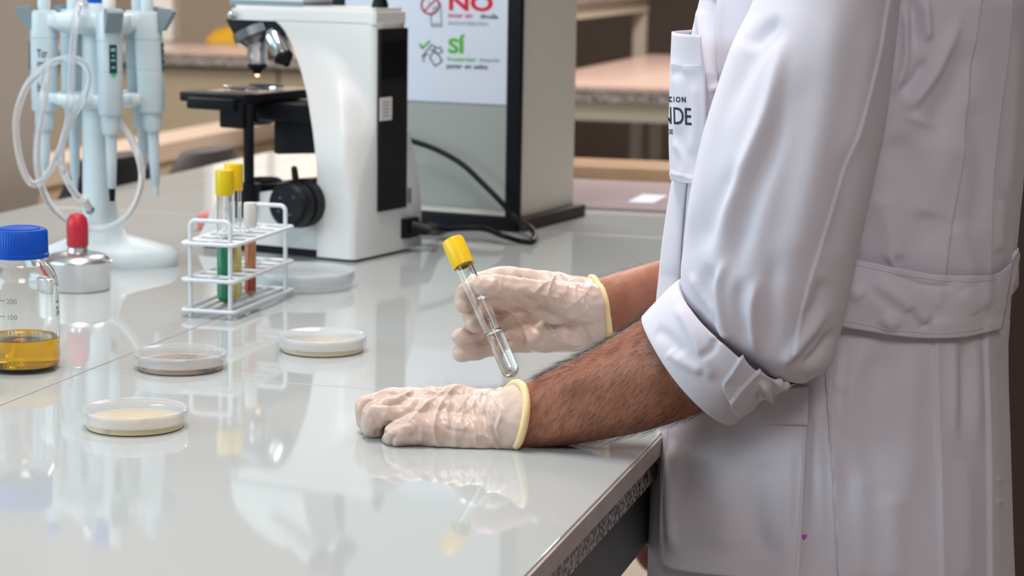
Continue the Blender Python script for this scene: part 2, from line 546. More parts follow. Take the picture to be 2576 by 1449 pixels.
def office_chair(label, b, a, zs, zb, rot, mtop, mback):
    t = thing('lab_chair', label, 'chair')
    cr, sr = math.cos(rot), math.sin(rot)
    xf = lambda x, y, z: B(b + x * cr - y * sr, a + x * sr + y * cr, z)
    MB().box((0, 0, zs - .04), (.46, .46, .08), xf, .03).build('seat', mtop, t)
    rows = []
    for i in range(9):
        s = i / 8
        ww = .23 * (1 - .55 * max(0, s - .45) ** 2 * 3)
        zz = zs + .05 + (zb - zs - .05) * s
        y = .22 + .05 * s
        rows.append([tuple(xf(ww * math.cos(q), y + .035 * math.sin(q), zz)) for q in np.linspace(0, 2 * math.pi, 24, endpoint=False)])
    MB().grid(rows, True, True, True).build('backrest', mback, t)
    MB().tube([xf(0, .1, zs - .06), xf(0, .24, zs - .06), xf(0, .27, zs + .1)], .018).build('back_support', M['black'], t)
    MB().tube([xf(0, 0, zs - .08), xf(0, 0, -.80)], .025, 12).build('column', M['dark_chrome'], t)
    for k in range(5):
        q = k * 2 * math.pi / 5
        lg = MB().tube([xf(0, 0, -.80), xf(.27 * math.cos(q), .27 * math.sin(q), -.84)], [.022, .016]).build('leg', M['black'], t)
        MB().capsule(xf(.27 * math.cos(q), .27 * math.sin(q), -.872), .028, xf(.285 * math.cos(q), .285 * math.sin(q), -.872), .028, 10).build('caster', M['black'], lg)
    return t


office_chair('black chair beyond the bench behind the pipette stand', -2.06, 3.70, -.30, .03, math.radians(-90), M['chair'], M['chair'])
office_chair('dark grey chair beyond the bench beside the microscope', -2.10, 4.24, -.30, -.005, math.radians(-90), M['chair_top'], M['chair_top'])

cup = thing('cupboard', 'dark brown cupboard at the right behind the white coat', 'cupboard')
cu0 = P(2515, 900, 3.9)
for nm, x0, x1, y0_, y1_, z0_, z1_, mm in (('body', 0, 1.3, .02, .5, -.9, .55, 'wall_dark'), ('door', .01, .42, 0, .02, -.84, .52, 'wall_dark'), ('door', .44, .86, 0, .02, -.84, .52, 'wall_dark'), ('door', .88, 1.29, 0, .02, -.84, .52, 'wall_dark')):
    MB().box((cu0[0] + (x0 + x1) / 2, 3.9 + (y0_ + y1_) / 2, ZT + (z0_ + z1_) / 2), (x1 - x0, y1_ - y0_, z1_ - z0_)).build(nm, M[mm], cup, False)
# far end of the bench: boards added to stand in for reflections in its top
slabw = MB().box((.0, 3.99, .0135), (.62, .16, .027), lambda x, y, z: B(x - .69, y, z), .004).build('tan_reflection_board', M['reflect_tan'])
tag(slabw, 'added tan board standing in for a reflection at the far bench end', 'board')
bs = thing('lilac_reflection_board', 'added lilac grey board standing in for a reflection behind the cabinet', 'board')
slab('sheet', -1.05, -.385, 3.47, 3.88, .0003, .006, M['lilac'], bs, .001)
q0 = ba(1630, 500, .006)
slab('reflection_patch', q0[0] - .022, q0[0] + .022, q0[1] - .06, q0[1] + .06, .006, .0066, M['reflect_blue'], bs)  # bluish reflection made as a thin coloured patch

# ------------------------------------------------------------------ grey cabinet with poster
cabt = thing('bench_cabinet', 'tall grey enclosure with black edge strips standing behind the microscope', 'cabinet')
k0 = at(1300, 582, 0)
PHI_C = math.radians(-25)
cf = np.array([-math.cos(PHI_C), -math.sin(PHI_C)])       # along the front to the left
cf = np.array([-math.cos(math.radians(25)), math.sin(math.radians(25))])
cs = np.array([math.sin(math.radians(25)), math.cos(math.radians(25))])


def CB(x, y, z):                # x along the front to the left, y depth, z up
    q = k0[:2] + cf * x + cs * y
    return Vector((q[0], q[1], z + ZT))


CW, CD, CH_ = .315, .215, .62
MB().box((CW / 2, CD / 2, CH_ / 2 + .018), (CW, CD, CH_), CB, .003).build('body', M['panel_side'], cabt)
MB().box((CW / 2, -.001, CH_ / 2 + .018), (CW - .036, .005, CH_ - .03), CB).build('front_panel', M['panel'], cabt, False)
for x in (.006, CW - .006):
    MB().box((x, -.002, CH_ / 2 + .012), (.024, .012, CH_ + .02), CB, .003).build('edge_strip', M['black'], cabt)
MB().box((CW / 2, -.004, .011), (CW + .012, .018, .022), CB, .003).build('base_strip', M['black'], cabt)
MB().box((-.004, CD / 2 + .006, .010), (.022, CD + .02, .020), CB, .003).build('base_strip', mat('dark_brown_rubber', (.035, .026, .024, 1), .6), cabt)
MB().box((CW / 2, CD / 2, .009), (CW - .03, CD - .03, .018), CB).build('foot_plate', M['black'], cabt)

# poster on the front of the cabinet
post = thing('poster', 'white safety poster with red NO and green SÍ on the grey cabinet', 'poster')


def cb_inv(px, py, y=-.0045):
    d = ray(px, py)
    o = np.array([0, 0, ZT + CAM_H])
    n = np.array([cs[0], cs[1], 0])
    q = np.array([k0[0] + cs[0] * y, k0[1] + cs[1] * y, 0])
    t = np.dot(q - o, n) / np.dot(d, n)
    h = o + d * t
    return float(np.dot(h[:2] - k0[:2], cf)), float(h[2] - ZT)


xr, zb_ = cb_inv(1274, 264)
xl, _ = cb_inv(868, 230)
MB().box(((xr + xl) / 2, -.0045, (zb_ + .43) / 2), (abs(xl - xr), .0012, .43 - zb_), CB).build('sheet', M['paper'], post, False)


def on_poster(px, py, hpx, dy=0.0, slope=.03):
    def fn(x, y):
        a, z = cb_inv(px + x * hpx, py - y * hpx + x * hpx * slope)
        return CB(a, -.0055 - dy, z)
    return fn


def ptext(s, px, py, h, m, bold=0.0, sx=1.0):
    return text('lettering', s, M[m], post, on_poster(px, py, h), 1.4, bold, sx)


ptext('NO', 1127, 24, 40, 'ink_red', .045, 1.28)
ptext('tocar sin', 1128, 43, 12, 'ink_red', .03, 1.05)
ptext('dinulla', 1208, 46, 12, 'ink_dark', .03, 1.05)
ptext('autorización', 1128, 62, 13, 'ink_grey', 0, 1.12)
ptext('SÍ', 1128, 132, 36, 'ink_green', .05, 1.15)
ptext('Insertar', 1126, 153, 12, 'ink_green', .02, 1.4)
ptext('después', 1206, 155, 11, 'ink_grey', 0, 1.05)
ptext('pagar en salto', 1124, 171, 12, 'ink_dark', .03, 1.1)
ptext('B', 1001, 198, 17, 'ink_dark', .04)


def pline(pts, rpx, m, name='drawing'):
    mb = MB()
    pts = np.array(pts, float)
    for a, b in zip(pts[:-1], pts[1:]):
        d = (b - a) / max(np.linalg.norm(b - a), 1e-6)
        n = np.array([-d[1], d[0]]) * rpx
        a2_, b2_ = a - d * rpx * .6, b + d * rpx * .6
        vs = []
        for q in (a2_ + n, b2_ + n, b2_ - n, a2_ - n):
            x, z = cb_inv(*q)
            vs.append(CB(x, -.0055, z))
        mb.add(vs, [(0, 1, 2, 3)])
    return mb


cc = [(1083 + 22 * math.cos(t), 13 + 22 * math.sin(t)) for t in np.linspace(0, 2 * math.pi, 36)]
ring_ = pline(cc, 2.4, 'ink_red')
ring_.v += pline([(1068, 28), (1098, -2)], 2.2, 'x').v
ring_.f += [(len(ring_.v) - 4, len(ring_.v) - 3, len(ring_.v) - 2, len(ring_.v) - 1)]
ring_.build('no_sign', M['ink_red'], post, False)
hand1 = pline([(1087, 66), (1084, 40), (1090, 36), (1092, 20), (1096, 16), (1100, 30), (1107, 8), (1110, 12), (1110, 36), (1112, 66), (1087, 66)], 1.6, 'x')
for q in ([(1090, 60), (1108, 60)], [(1078, 4), (1084, 10), (1088, 6)]):
    h2 = pline(q, 1.4, 'x')
    hand1.add(h2.v, h2.f)
hand1.build('drawing', M['ink_grey'], post, False)
pline([(1057, 111), (1064, 121), (1081, 104)], 3.0, 'x').build('tick_mark', M['ink_green'], post, False)
hd = pline([(1062, 143), (1074, 128), (1086, 113), (1096, 118), (1088, 134), (1082, 146), (1096, 166), (1113, 154), (1104, 138), (1094, 132)], 1.6, 'x')
for q in ([(1066, 156), (1068, 140), (1078, 136)], [(1098, 122), (1108, 118), (1114, 130), (1104, 134)], [(1084, 124), (1100, 132)]):
    h2 = pline(q, 1.5, 'x')
    hd.add(h2.v, h2.f)
hd.build('drawing', M['ink_dark'], post, False)

# ------------------------------------------------------------------ microscope
mic = thing('microscope', 'white compound microscope with black stage and focus knobs on the bench', 'microscope')
PM = math.radians(28)
mo = at(890, 662, 0)
mf = np.array([-math.cos(PM), math.sin(PM)])
ms = np.array([math.sin(PM), math.cos(PM)])


def MS(x, y, z):                # x forward (to the left), y to the far side, z up
    q = mo[:2] + mf * x + ms * y
    return Vector((q[0], q[1], z + ZT))


def ms_side(px, py, y=0.0):     # line of sight meets the vertical plane at lateral position y
    d = ray(px, py)
    o = np.array([0, 0, ZT + CAM_H])
    n = np.array([ms[0], ms[1], 0])
    q = np.array([mo[0] + ms[0] * y, mo[1] + ms[1] * y, 0])
    h = o + d * (np.dot(q - o, n) / np.dot(d, n))
    return float(np.dot(h[:2] - mo[:2], mf)), float(h[2] - ZT)


def ms_back(px, py, x=0.0):
    d = ray(px, py)
    o = np.array([0, 0, ZT + CAM_H])
    n = np.array([mf[0], mf[1], 0])
    q = np.array([mo[0] + mf[0] * x, mo[1] + mf[1] * x, 0])
    h = o + d * (np.dot(q - o, n) / np.dot(d, n))
    return float(np.dot(h[:2] - mo[:2], ms)), float(h[2] - ZT)


WID, REC = .186, .052
MID = WID / 2
# arm: horizontal sections; the near and far flanks are scooped in behind a curved crease
front_px = [(797, 645), (799, 540), (797, 420), (787, 330), (773, 240), (755, 170), (731, 105), (712, 70), (690, 50)]
crease_px = [(893, 640), (888, 540), (882, 440), (868, 340), (838, 250), (800, 175), (752, 110), (715, 72), (692, 52)]
fr = np.array([ms_side(*p, .0) for p in front_px])
fr2_ = np.array([ms_side(*p, REC) for p in front_px])
cr_ = np.array([ms_side(*p, .02) for p in crease_px])
ztop = ms_side(800, 28, .05)[1]
fr = fr[np.argsort(fr[:, 1])]
fr2_ = fr2_[np.argsort(fr2_[:, 1])]
fr[-1, 1] = fr2_[-1, 1]
cr_ = cr_[np.argsort(cr_[:, 1])]
mb = MB()
rows = []
NX = 34
for z in np.concatenate([np.linspace(.004, fr[-1, 1], 46)]):
    xf_ = np.interp(z, fr[:, 1], fr[:, 0])
    xc = np.interp(z, cr_[:, 1], cr_[:, 0])
    flare = REC * (1 - .0) * smoothstep((z - .03) / .16)
    yf_ = flare * smoothstep((z - .12) / (fr[-1, 1] - .02 - .12))
    k_ = float(yf_ / REC)
    xf_ = (1 - k_) * np.interp(z, fr[:, 1], fr[:, 0]) + k_ * np.interp(z, fr2_[:, 1], fr2_[:, 0])
    xs = np.linspace(xf_, 0, NX)
    near = yf_ + (flare - yf_) * smoothstep((xc - xs) / .034)
    low = .0
    ed = .010
    near = near + ed * np.clip(1 - (xs) / ed, 0, 1) ** 2 * .6
    loop = [(x, y) for x, y in zip(xs, near)]
    loop += [(-.001, WID - near[-1] - .002 + 0 * q) for q in (0,)]
    loop = [(x, y) for x, y in zip(xs, near)] + [(-.0012, near[-1] + (WID - 2 * near[-1]) * t) for t in (.25, .5, .75)] + [(x, WID - y) for x, y in zip(xs[::-1], near[::-1])]
    rows.append([tuple(MS(x, y, z)) for x, y in loop])
mb.grid(rows, True, True, True)
mb.build('arm', M['white'], mic, angle=50)
# upper limb carrying the nosepiece
z1 = fr[-1, 1]
xtip = ms_side(570, 40, REC)[0]
poly = [(0, REC + .003), (.004, REC), (xtip - .01, REC), (xtip, REC + .012), (xtip, WID - REC - .012), (xtip - .01, WID - REC), (.004, WID - REC), (0, WID - REC - .003)]
MB().prism(poly, z1 - .0015, ztop, MS).build('upper_limb', M['white'], mic, angle=30)
MB().prism([(x * 1.0 + (0.004 if x < .1 else -.004), MID + (y - MID) * .9) for x, y in poly], ztop, ztop + .006, MS).build('top_plate', M['offwhite'], mic, angle=30)
# binocular head
hx0, hx1 = ms_side(566, 20, REC)[0], ms_side(840, 20, WID - REC)[0]
seam = [(hx0 - .005, REC + .004), (hx1, REC + .004), (hx1, WID - REC - .004), (hx0 - .005, WID - REC - .004)]
MB().prism(seam, ztop + .005, ztop + .012, MS).build('head_seam', M['grey'], mic, angle=30)
rows = []
for s, dz, sh in ((1.0, .012, 0), (1.02, .02, 0), (1.0, .05, .006), (.8, .085, .03), (.55, .10, .045)):
    cx = (hx0 + hx1) / 2
    rows.append([tuple(MS(cx + (x - cx) * s - sh, MID + (y - MID) * s, ztop + dz)) for x, y in seam])
MB().grid(rows, True, True, True).build('head', M['white'], mic, angle=30)
for k in (-1, 1):
    e = [MS(hx1 + .05, MID + k * .03, ztop + .06), MS(hx1 - .02, MID + k * .032, ztop + .105)]
    tb = MB().tube(e, .016, 20).build('eyepiece', M['white'], mic)
    d = (e[1] - e[0]).normalized()
    MB().tube([e[1], e[1] + d * .02], .018, 20).build('eyecup', M['black'], tb)
xk, zk = ms_side(926, 20, MID)
MB().lathe([(.012, 0), (.011, .012), (.006, .025), (.006, .03)], MS(.018, MID, ztop), 20, cap0=True, cap1=True).build('knob', M['black'], mic)
# knob of the head clamp
MB().capsule(MS(*[ms_side(586, 36, REC - .004)[0], REC - .001], ms_side(586, 36, REC)[1]), .006, MS(ms_side(586, 36, REC - .004)[0], REC - .009, ms_side(586, 36, REC)[1]), .0055).build('clamp_screw', M['chrome'], mic)
# nosepiece
oax = ms_side(647, 130, MID)[0]
npoly = [ms_side(*p, MID - .03) for p in ((574, 48), (600, 98), (640, 108), (712, 90), (728, 60), (705, 47))]
vs = [MS(x, MID - .036, z) for x, z in npoly] + [MS(x, MID + .036, z) for x, z in npoly]
n = len(npoly)
MB().add(vs, [tuple(range(n)), tuple(range(2 * n - 1, n - 1, -1))] + [(i, n + i, n + (i + 1) % n, (i + 1) % n) for i in range(n)]).build('nosepiece_mount', M['black'], mic, angle=30)
tc_ = ms_side(646, 85, MID - .02)
axx = Vector(MS(tc_[0] - .02, 0, tc_[1] - .047)) - Vector(MS(tc_[0], 0, tc_[1]))
cen = MS(tc_[0], MID - .012, tc_[1])
MB().lathe([(.004, -.012), (.034, -.010), (.037, -.008, 1), (.037, .004, 1), (.033, .006), (.026, .014), (.004, .016)], cen, 180, tuple(axx), rib=60, ribd=.012, cap0=True, cap1=True).build('turret', M['dark_chrome'], mic)


def objective(p0, p1, r, mtl, tipm, lens=None):
    p0, p1 = Vector(p0), Vector(p1)
    d = p1 - p0
    L = d.length
    ob = MB().lathe([(r * .75, 0), (r * .8, L * .1), (r, L * .14), (r, L * .52), (r * .96, L * .54), (r * .96, L * .72), (r * .9, L * .74)], p0, 28, tuple(d), cap0=True).build('objective', mtl, mic)
    MB().lathe([(r * .98, L * .735), (r * .98, L * .80), (r * .5, L * .93), (r * .3, L), (.0005, L)], p0, 28, tuple(d)).build('objective_tip', tipm, ob)
    if lens:
        MB().capsule(p0 + d * .985, r * .25, p0 + d * 1.02, r * .22, 12).build('front_lens', M['lamp'], ob)


q0, q1 = ms_side(647, 92, MID - .02), ms_side(641, 186, MID - .02)
objective(MS(q0[0], MID - .02, q0[1]), MS(q0[0], MID - .02, q1[1]), .0140, M['chrome'], M['black'], True)
q0, q1 = ms_side(684, 82, MID - .03), ms_side(728, 163, MID - .04)
objective(MS(q0[0], MID - .03, q0[1]), MS(q1[0], MID - .045, q1[1]), .0140, M['chrome'], M['black'])
q0, q1 = ms_side(672, 95, MID + .02), ms_side(690, 160, MID + .03)
objective(MS(q0[0], MID + .02, q0[1]), MS(q1[0], MID + .035, q1[1]), .010, mat('orange_lit_metal', (.75, .42, .22, 1), .3, 1.0), M['chrome'])  # orange light on this objective is put into its metal colour
# stage
SY0, SY1 = -.004, .165
sc_, sz = ms_side(608, 236, SY0)
sl, _ = ms_side(450, 212, SY0)
st_x0, st_x1 = sc_ - .005, sl
MB().box(((st_x0 + st_x1) / 2, (SY0 + SY1) / 2, sz - .008), (st_x1 - st_x0, SY1 - SY0, .014), MS, .003).build('stage', M['black'], mic)
MB().box(((st_x0 + st_x1) / 2 - .02, (SY0 + SY1) / 2 + .006, sz - .0002), ((st_x1 - st_x0) * .86, (SY1 - SY0) * .9, .0016), MS).build('stage_plate', mat('stage_coating', (.24, .19, .17, 1), .22), mic, False)
MB().box(((st_x0 + st_x1) / 2 - .005, SY0 - .004, sz - .016), ((st_x1 - st_x0) * .72, .016, .016), MS, .003).build('stage_slide_rail', M['black'], mic)
MB().box((st_x0 + .02, SY0 + .01, sz - .03), (.04, .03, .036), MS, .003).build('drive_bracket', M['black'], mic)
MB().box((oax, MID - .01, sz + .0018), (.026, .076, .0014), MS).build('glass_slide', M['glass'], mic, False)
for k in (-1, 1):
    MB().tube([MS(oax - .03, MID - .01 + k * .03, sz + .004), MS(oax, MID - .01 + k * .042, sz + .004), MS(oax + .028, MID - .01 + k * .03, sz + .004)], .002, 8).build('slide_clip', M['dark_chrome'], mic)
MB().lathe([(.001, 0), (.018, 0), (.018, .002), (.001, .002)], MS(oax, MID, sz), 30).build('stage_opening', M['dark_chrome'], mic)
# focus carriage and condenser
cpts = [ms_side(*p, .055) for p in ((690, 262), (690, 385), (700, 388), (792, 386), (798, 262))]
vs = [MS(x, .055, z) for x, z in cpts] + [MS(x, .131, z) for x, z in cpts]
n = len(cpts)
MB().add(vs, [tuple(range(n)), tuple(range(2 * n - 1, n - 1, -1))] + [(i, n + i, n + (i + 1) % n, (i + 1) % n) for i in range(n)]).build('focus_carriage', M['black'], mic, angle=30)
MB().box((st_x0 - .03, MID, sz - .028), (.10, .085, .026), MS, .004).build('carriage_arm', M['black'], mic)
MB().lathe([(.02, 0), (.024, -.004), (.024, -.03), (.018, -.034), (.001, -.034)], MS(oax, MID, sz - .016), 26).build('condenser', M['black'], mic)
xk, zk = ms_side(535, 268, .02)
MB().capsule(MS(xk + .012, .02, zk), .004, MS(xk - .012, .02, zk), .004).build('condenser_lever', M['offwhite'], mic)
# stage drive shaft
xs_, z_s = ms_side(619, 262, 0)
z_e = ms_side(619, 462, 0)[1]
MB().tube([MS(xs_, .006, z_s), MS(xs_, .006, z_e)], .0075, 16).build('drive_shaft', M['black'], mic)
MB().lathe([(.017, 0), (.017, -.024), (.011, -.026), (.011, -.048), (.001, -.05)], MS(xs_, .006, z_e), 30, cap0=True).build('drive_knob', M['black'], mic)
# base
bp = [ms_side(*p, .008) for p in ((497, 610), (551, 492), (640, 486), (790, 466), (810, 466))]
bz = [(bp[0][0], .012)] + bp[1:] + [(bp[-1][0], .012)]
vs = [MS(x, .008, z) for x, z in bz] + [MS(x, WID - .008, z) for x, z in bz]
n = len(bz)
MB().add(vs, [tuple(range(n)), tuple(range(2 * n - 1, n - 1, -1))] + [(i, n + i, n + (i + 1) % n, (i + 1) % n) for i in range(n)]).build('base', M['white'], mic, angle=25)
MB().box((bp[0][0] / 2 + .01, MID, .006), (bp[0][0] - .03, WID - .03, .012), MS).build('base_plate', M['black'], mic, False)
lx, lz = ms_side(672, 470, MID - .03)
bpl = [ms_side(*p, .03) for p in ((606, 470), (606, 496), (700, 494), (716, 462), (690, 462))]
vs = [MS(x, .03, z) for x, z in bpl] + [MS(x, .15, z) for x, z in bpl]
n = len(bpl)
MB().add(vs, [tuple(range(n)), tuple(range(2 * n - 1, n - 1, -1))] + [(i, n + i, n + (i + 1) % n, (i + 1) % n) for i in range(n)]).build('lamp_housing', M['black'], mic, angle=30)
lx, lz = ms_side(668, 460, .07)
MB().lathe([(.024, -.012), (.024, .004), (.02, .007), (.018, .004), (.001, .004)], MS(lx, .07, lz), 30, cap0=True).build('field_lens', M['black'], mic)
# focus knobs
kx, kz = ms_side(721, 517, -.045)
MB().lathe([(.001, .050), (.026, .050), (.0305, .046), (.0315, .040), (.0315, .028), (.029, .027), (.029, .024), (.033, .023, 1), (.033, .004, 1), (.030, 0)], MS(kx, .004, kz), 120, (-ms[0], -ms[1], 0), rib=40, ribd=.015).build('focus_knob', M['black'], mic)
for k, (dx, dz) in enumerate(((-.012, .012), (.010, .010), (.004, .0), (-.006, -.012), (.012, -.008))):
    MB().lathe([(.001, .0506), (.0014, .0506), (.0014, .050)], MS(kx + dx, .004, kz + dz), 8, (-ms[0], -ms[1], 0)).build('screw', M['dark_chrome'], mic)
MB().capsule(MS(kx - .004, -.028, kz + .028), .005, MS(kx - .001, -.028, kz + .048), .0045).build('tension_lever', M['black'], mic)
MB().lathe([(.001, .050), (.0305, .046), (.0315, .028), (.033, .023), (.033, .004), (.030, 0)], MS(kx, WID - .004, kz), 60, (ms[0], ms[1], 0)).build('focus_knob', M['black'], mic)
# back panel with vent, sticker, socket
pa, pb = ms_back(944, 80), ms_back(1000, 545)
y0_, y1_ = REC + .005, WID - REC - .005
zt_, zb2 = ms_back(970, 72)[1], ms_back(944, 533)[1]
pn = MB().box((-.003, MID, (zt_ + zb2) / 2), (.005, y1_ - y0_, zt_ - zb2), MS).build('back_panel', M['blackmat'], mic, False)
vz0, vz1 = ms_back(970, 195)[1], ms_back(970, 105)[1]
vb = MB()
for i in range(16):
    z = vz0 + (vz1 - vz0) * i / 15
    vb.box((-.006, MID, z), (.0016, y1_ - y0_ - .01, .0016), MS)
vent = vb.build('vent_grille', M['black'], pn, False)
vent['kind'] = 'stuff'
s0, s1 = ms_back(946, 304), ms_back(976, 243)
MB().box((-.0062, (s0[0] + s1[0]) / 2, (s0[1] + s1[1]) / 2), (.0008, s1[0] - s0[0], s1[1] - s0[1]), MS).build('sticker', M['paper_white'], pn, False)
sm_ = MB()
for i in range(5):
    sm_.box((-.0067, (s0[0] + s1[0]) / 2, s0[1] + (s1[1] - s0[1]) * (.2 + .15 * i)), (.0002, (s1[0] - s0[0]) * (.5 if i % 2 else .62), .0012), MS)
sm_.build('sticker_print', M['ink_grey'], pn, False)['kind'] = 'stuff'
u0, u1 = ms_back(1007, 515), ms_back(1036, 470)
rp = MB()
for i in range(6):
    for j in range(2):
        rp.box((-.0022, u0[0] + (u1[0] - u0[0]) * (.3 + .4 * j), u0[1] + (u1[1] - u0[1]) * (.1 + .16 * i)), (.0004, (u1[0] - u0[0]) * .30, .0026), MS)
rp.build('rating_print', M['ink_grey'], mic, False)['kind'] = 'stuff'
so = ms_back(1022, 572)
MB().box((-.006, so[0], so[1]), (.012, .034, .028), MS, .002).build('power_socket', M['black'], mic)

# power cord
pc = thing('power_cord', 'black mains cord plugged into the microscope and looping by the cabinet', 'cord')
q = MS(-.012, so[0], so[1])
q2 = P(1118, 578, 3.17)
MB().tube([q, MS(-.03, so[0] + .002, so[1]), Vector(q) * .35 + Vector(q2) * .65, q2], [.010, .0095, .008, .0055], 12).build('plug', M['black'], pc)
rb = MB()
for i in range(6):
    t = .5 + .08 * i
    c_ = Vector(q) * (1 - t) + Vector(q2) * t
    d_ = (Vector(q2) - Vector(q)).normalized()
    rb.lathe([(.0088, -.0012), (.0095, 0), (.0088, .0012)], c_, 14, tuple(d_))
rb.build('strain_relief', M['black'], pc)['kind'] = 'stuff'
cpx = [(1118, 578, 3.17), (1170, 574, 3.16), (1220, 576, 3.15), (1262, 592, 3.12), (1310, 606, None), (1338, 608, None), (1345, 590, 3.16), (1332, 572, 3.18), (1300, 552, 3.235), (1262, 510, 3.245), (1215, 462, 3.26), (1165, 415, 3.275), (1110, 382, 3.29), (1060, 362, 3.30), (1010, 348, 3.31), (950, 330, 3.33)]
cpt = [P(a, b, y) if y else at(a, b, .0045) for a, b, y in cpx]
for p in cpt:
    p[2] = max(p[2], ZT + .0045)
MB().tube(catmull(cpt, 110), .0043, 10).build('cable', M['black'], pc)

# ------------------------------------------------------------------ pipette stand
sx0, sy0 = at(252, 662, 0)[:2]
stand = thing('pipette_stand', 'pale carousel stand holding the pipettes on the bench', 'stand')
rows = []
for r_, z in ((1.0, .0), (1.02, .006), (1.0, .018), (.93, .024), (.72, .030), (.50, .040), (.36, .058), (.30, .085)):
    row = []
    for j in range(72):
        t = 2 * math.pi * j / 72
        lobe = .060 + .044 * (0.5 + .5 * math.cos(3 * (t + .12))) ** 1.2
        rr = lobe * r_ if r_ > .6 else (.060 * r_ + (lobe - .06) * r_ * .3)
        row.append((sx0 + rr * math.cos(t), sy0 + rr * math.sin(t), ZT + z))
    rows.append(row)
MB().grid(rows, True, True, True).build('base', M['stand'], stand, angle=60)
MB().lathe([(.0225, .05), (.0215, .12), (.0205, .24), (.019, .31), (.019, .345)], (sx0, sy0, ZT), 40).build('column', M['stand'], stand)
MB().lathe([(.001, .385), (.017, .385), (.019, .38), (.019, .345), (.001, .345)], (sx0, sy0, ZT), 30).build('turning_knob', M['blue'], stand)


def tray(z, rad, h, name):
    rows = []
    for r_, dz in ((.0, -h), (.62, -h), (.985, -h * .62), (1.0, -h * .56), (1.0, 0), (.985, .0015), (0, .0015)):
        row = []
        for j in range(108):
            t = 2 * math.pi * j / 108
            # arms between the pipettes, cradles at the pipettes
            rr = rad * (1 - .22 * (0.5 + .5 * math.cos(6 * (t + 1.52))) ** 4)
            row.append((sx0 + max(rr * r_, 1e-4) * math.cos(t), sy0 + max(rr * r_, 1e-4) * math.sin(t), ZT + z + dz))
        rows.append(row)
    MB().grid(rows, True, True, True).build(name, M['stand'], stand, angle=45)


zu = .424 - (50 + 130) / 5460 * sy0
zl = .424 - (247 + 130) / 5460 * sy0
tray(zu, .069, .024, 'upper_tray')
tray(zl, .068, .017, 'lower_tray')


def pipette(label, ang, tilt, top, display=False, white_top=False, cone_long=0.0, group='micropipettes on the carousel'):
    t = thing('micropipette', label, 'pipette', group)
    R0 = .068
    ux, uy = math.cos(ang), math.sin(ang)
    vx, vy = -uy, ux
    zt = zu + .005

    def X(r, s, z):             # r outwards, s sideways, z along the pipette from its top (negative down)
        rr = R0 + r - z * math.tan(tilt)
        return Vector((sx0 + ux * rr + vx * s, sy0 + uy * rr + vy * s, ZT + zt + z))

    def ell(prof, name, m, par=t, off=0.0, seg=30, ex=2.6):
        rows = []
        for a_, b_, z in prof:
            row = []
            for j in range(seg):
                q = 2 * math.pi * j / seg
                c_, s_ = math.cos(q), math.sin(q)
                row.append(tuple(X(off + a_ * abs(c_) ** (2 / ex) * np.sign(c_), b_ * abs(s_) ** (2 / ex) * np.sign(s_), z)))
            rows.append(row)
        return MB().grid(rows, True, True, True).build(name, m, par, angle=40)

    bd_ = ell([(.014, .0150, .0), (.017, .0160, -.003), (.018, .0162, -.035), (.0172, .0155, -.0355), (.0172, .0155, -.0365), (.018, .0160, -.037), (.0178, .0155, -.075), (.0172, .0150, -.0755), (.0172, .0150, -.0765), (.0178, .0155, -.077), (.0165, .0152, -.128), (.0150, .0145, -.131)], 'body', M['pip'])
    ell([(.0125, .0125, -.130), (.0125, .0125, -.148), (.0105, .0105, -.156)], 'collar', M['pip'], ex=2)
    L = .225 + cone_long
    ell([(.0075, .0075, -.155), (.0070, .0070, -.19), (.0056, .0056, -L), (.004, .004, -L - .002)], 'shaft', M['pip'], ex=2)
    ell([(.0045, .0045, -L), (.0035, .0035, -L - .018)], 'nozzle', M['black'] if display else M['pip'], ex=2)
    pl = ell([(.0085, .0085, -.002), (.0085, .0085, .018), (.0078, .0078, .019)], 'plunger', M['offwhite'] if white_top else M['pip'], ex=2)
    ell([(.0085, .0085, .018), (.009, .009, .021), (.009, .009, .034), (.006, .006, .037)], 'plunger_button', M['offwhite'] if white_top else M['blue'] if top == 'blue' else M['pip'], pl, ex=2)
    # finger hook
    hk = [(.016, .006), (.034, .004), (.037, .001), (.026, -.018), (.022, -.024), (.016, -.024)]
    vs = [X(r, -.0105, z) for r, z in hk] + [X(r, .0105, z) for r, z in hk]
    n = len(hk)
    MB().add(vs, [tuple(range(n)), tuple(range(2 * n - 1, n - 1, -1))] + [(i, n + i, n + (i + 1) % n, (i + 1) % n) for i in range(n)]).build('finger_hook', M['grey'], t, angle=30)
    # inset display
    dp = MB().box((.0182, 0, -.058), (.0014, .0098, .036), X).build('display', M['screen'], t, False)
    dg = MB()
    for k, (ww, z) in enumerate(((.006, -.0465), (.003, -.054), (.0065, -.060), (.005, -.069))):
        dg.box((.0190, 0, z), (.0003, ww, .0022 if k else .004), X)
    dg.build('digits', M['digits'], dp, False)
    MB().add([X(.0189, -.005, -.0765), X(.0189, .005, -.0765), X(.0189, 0, -.0815)], [(0, 1, 2)]).build('marker', M['green'], dp, False)
    return t, X


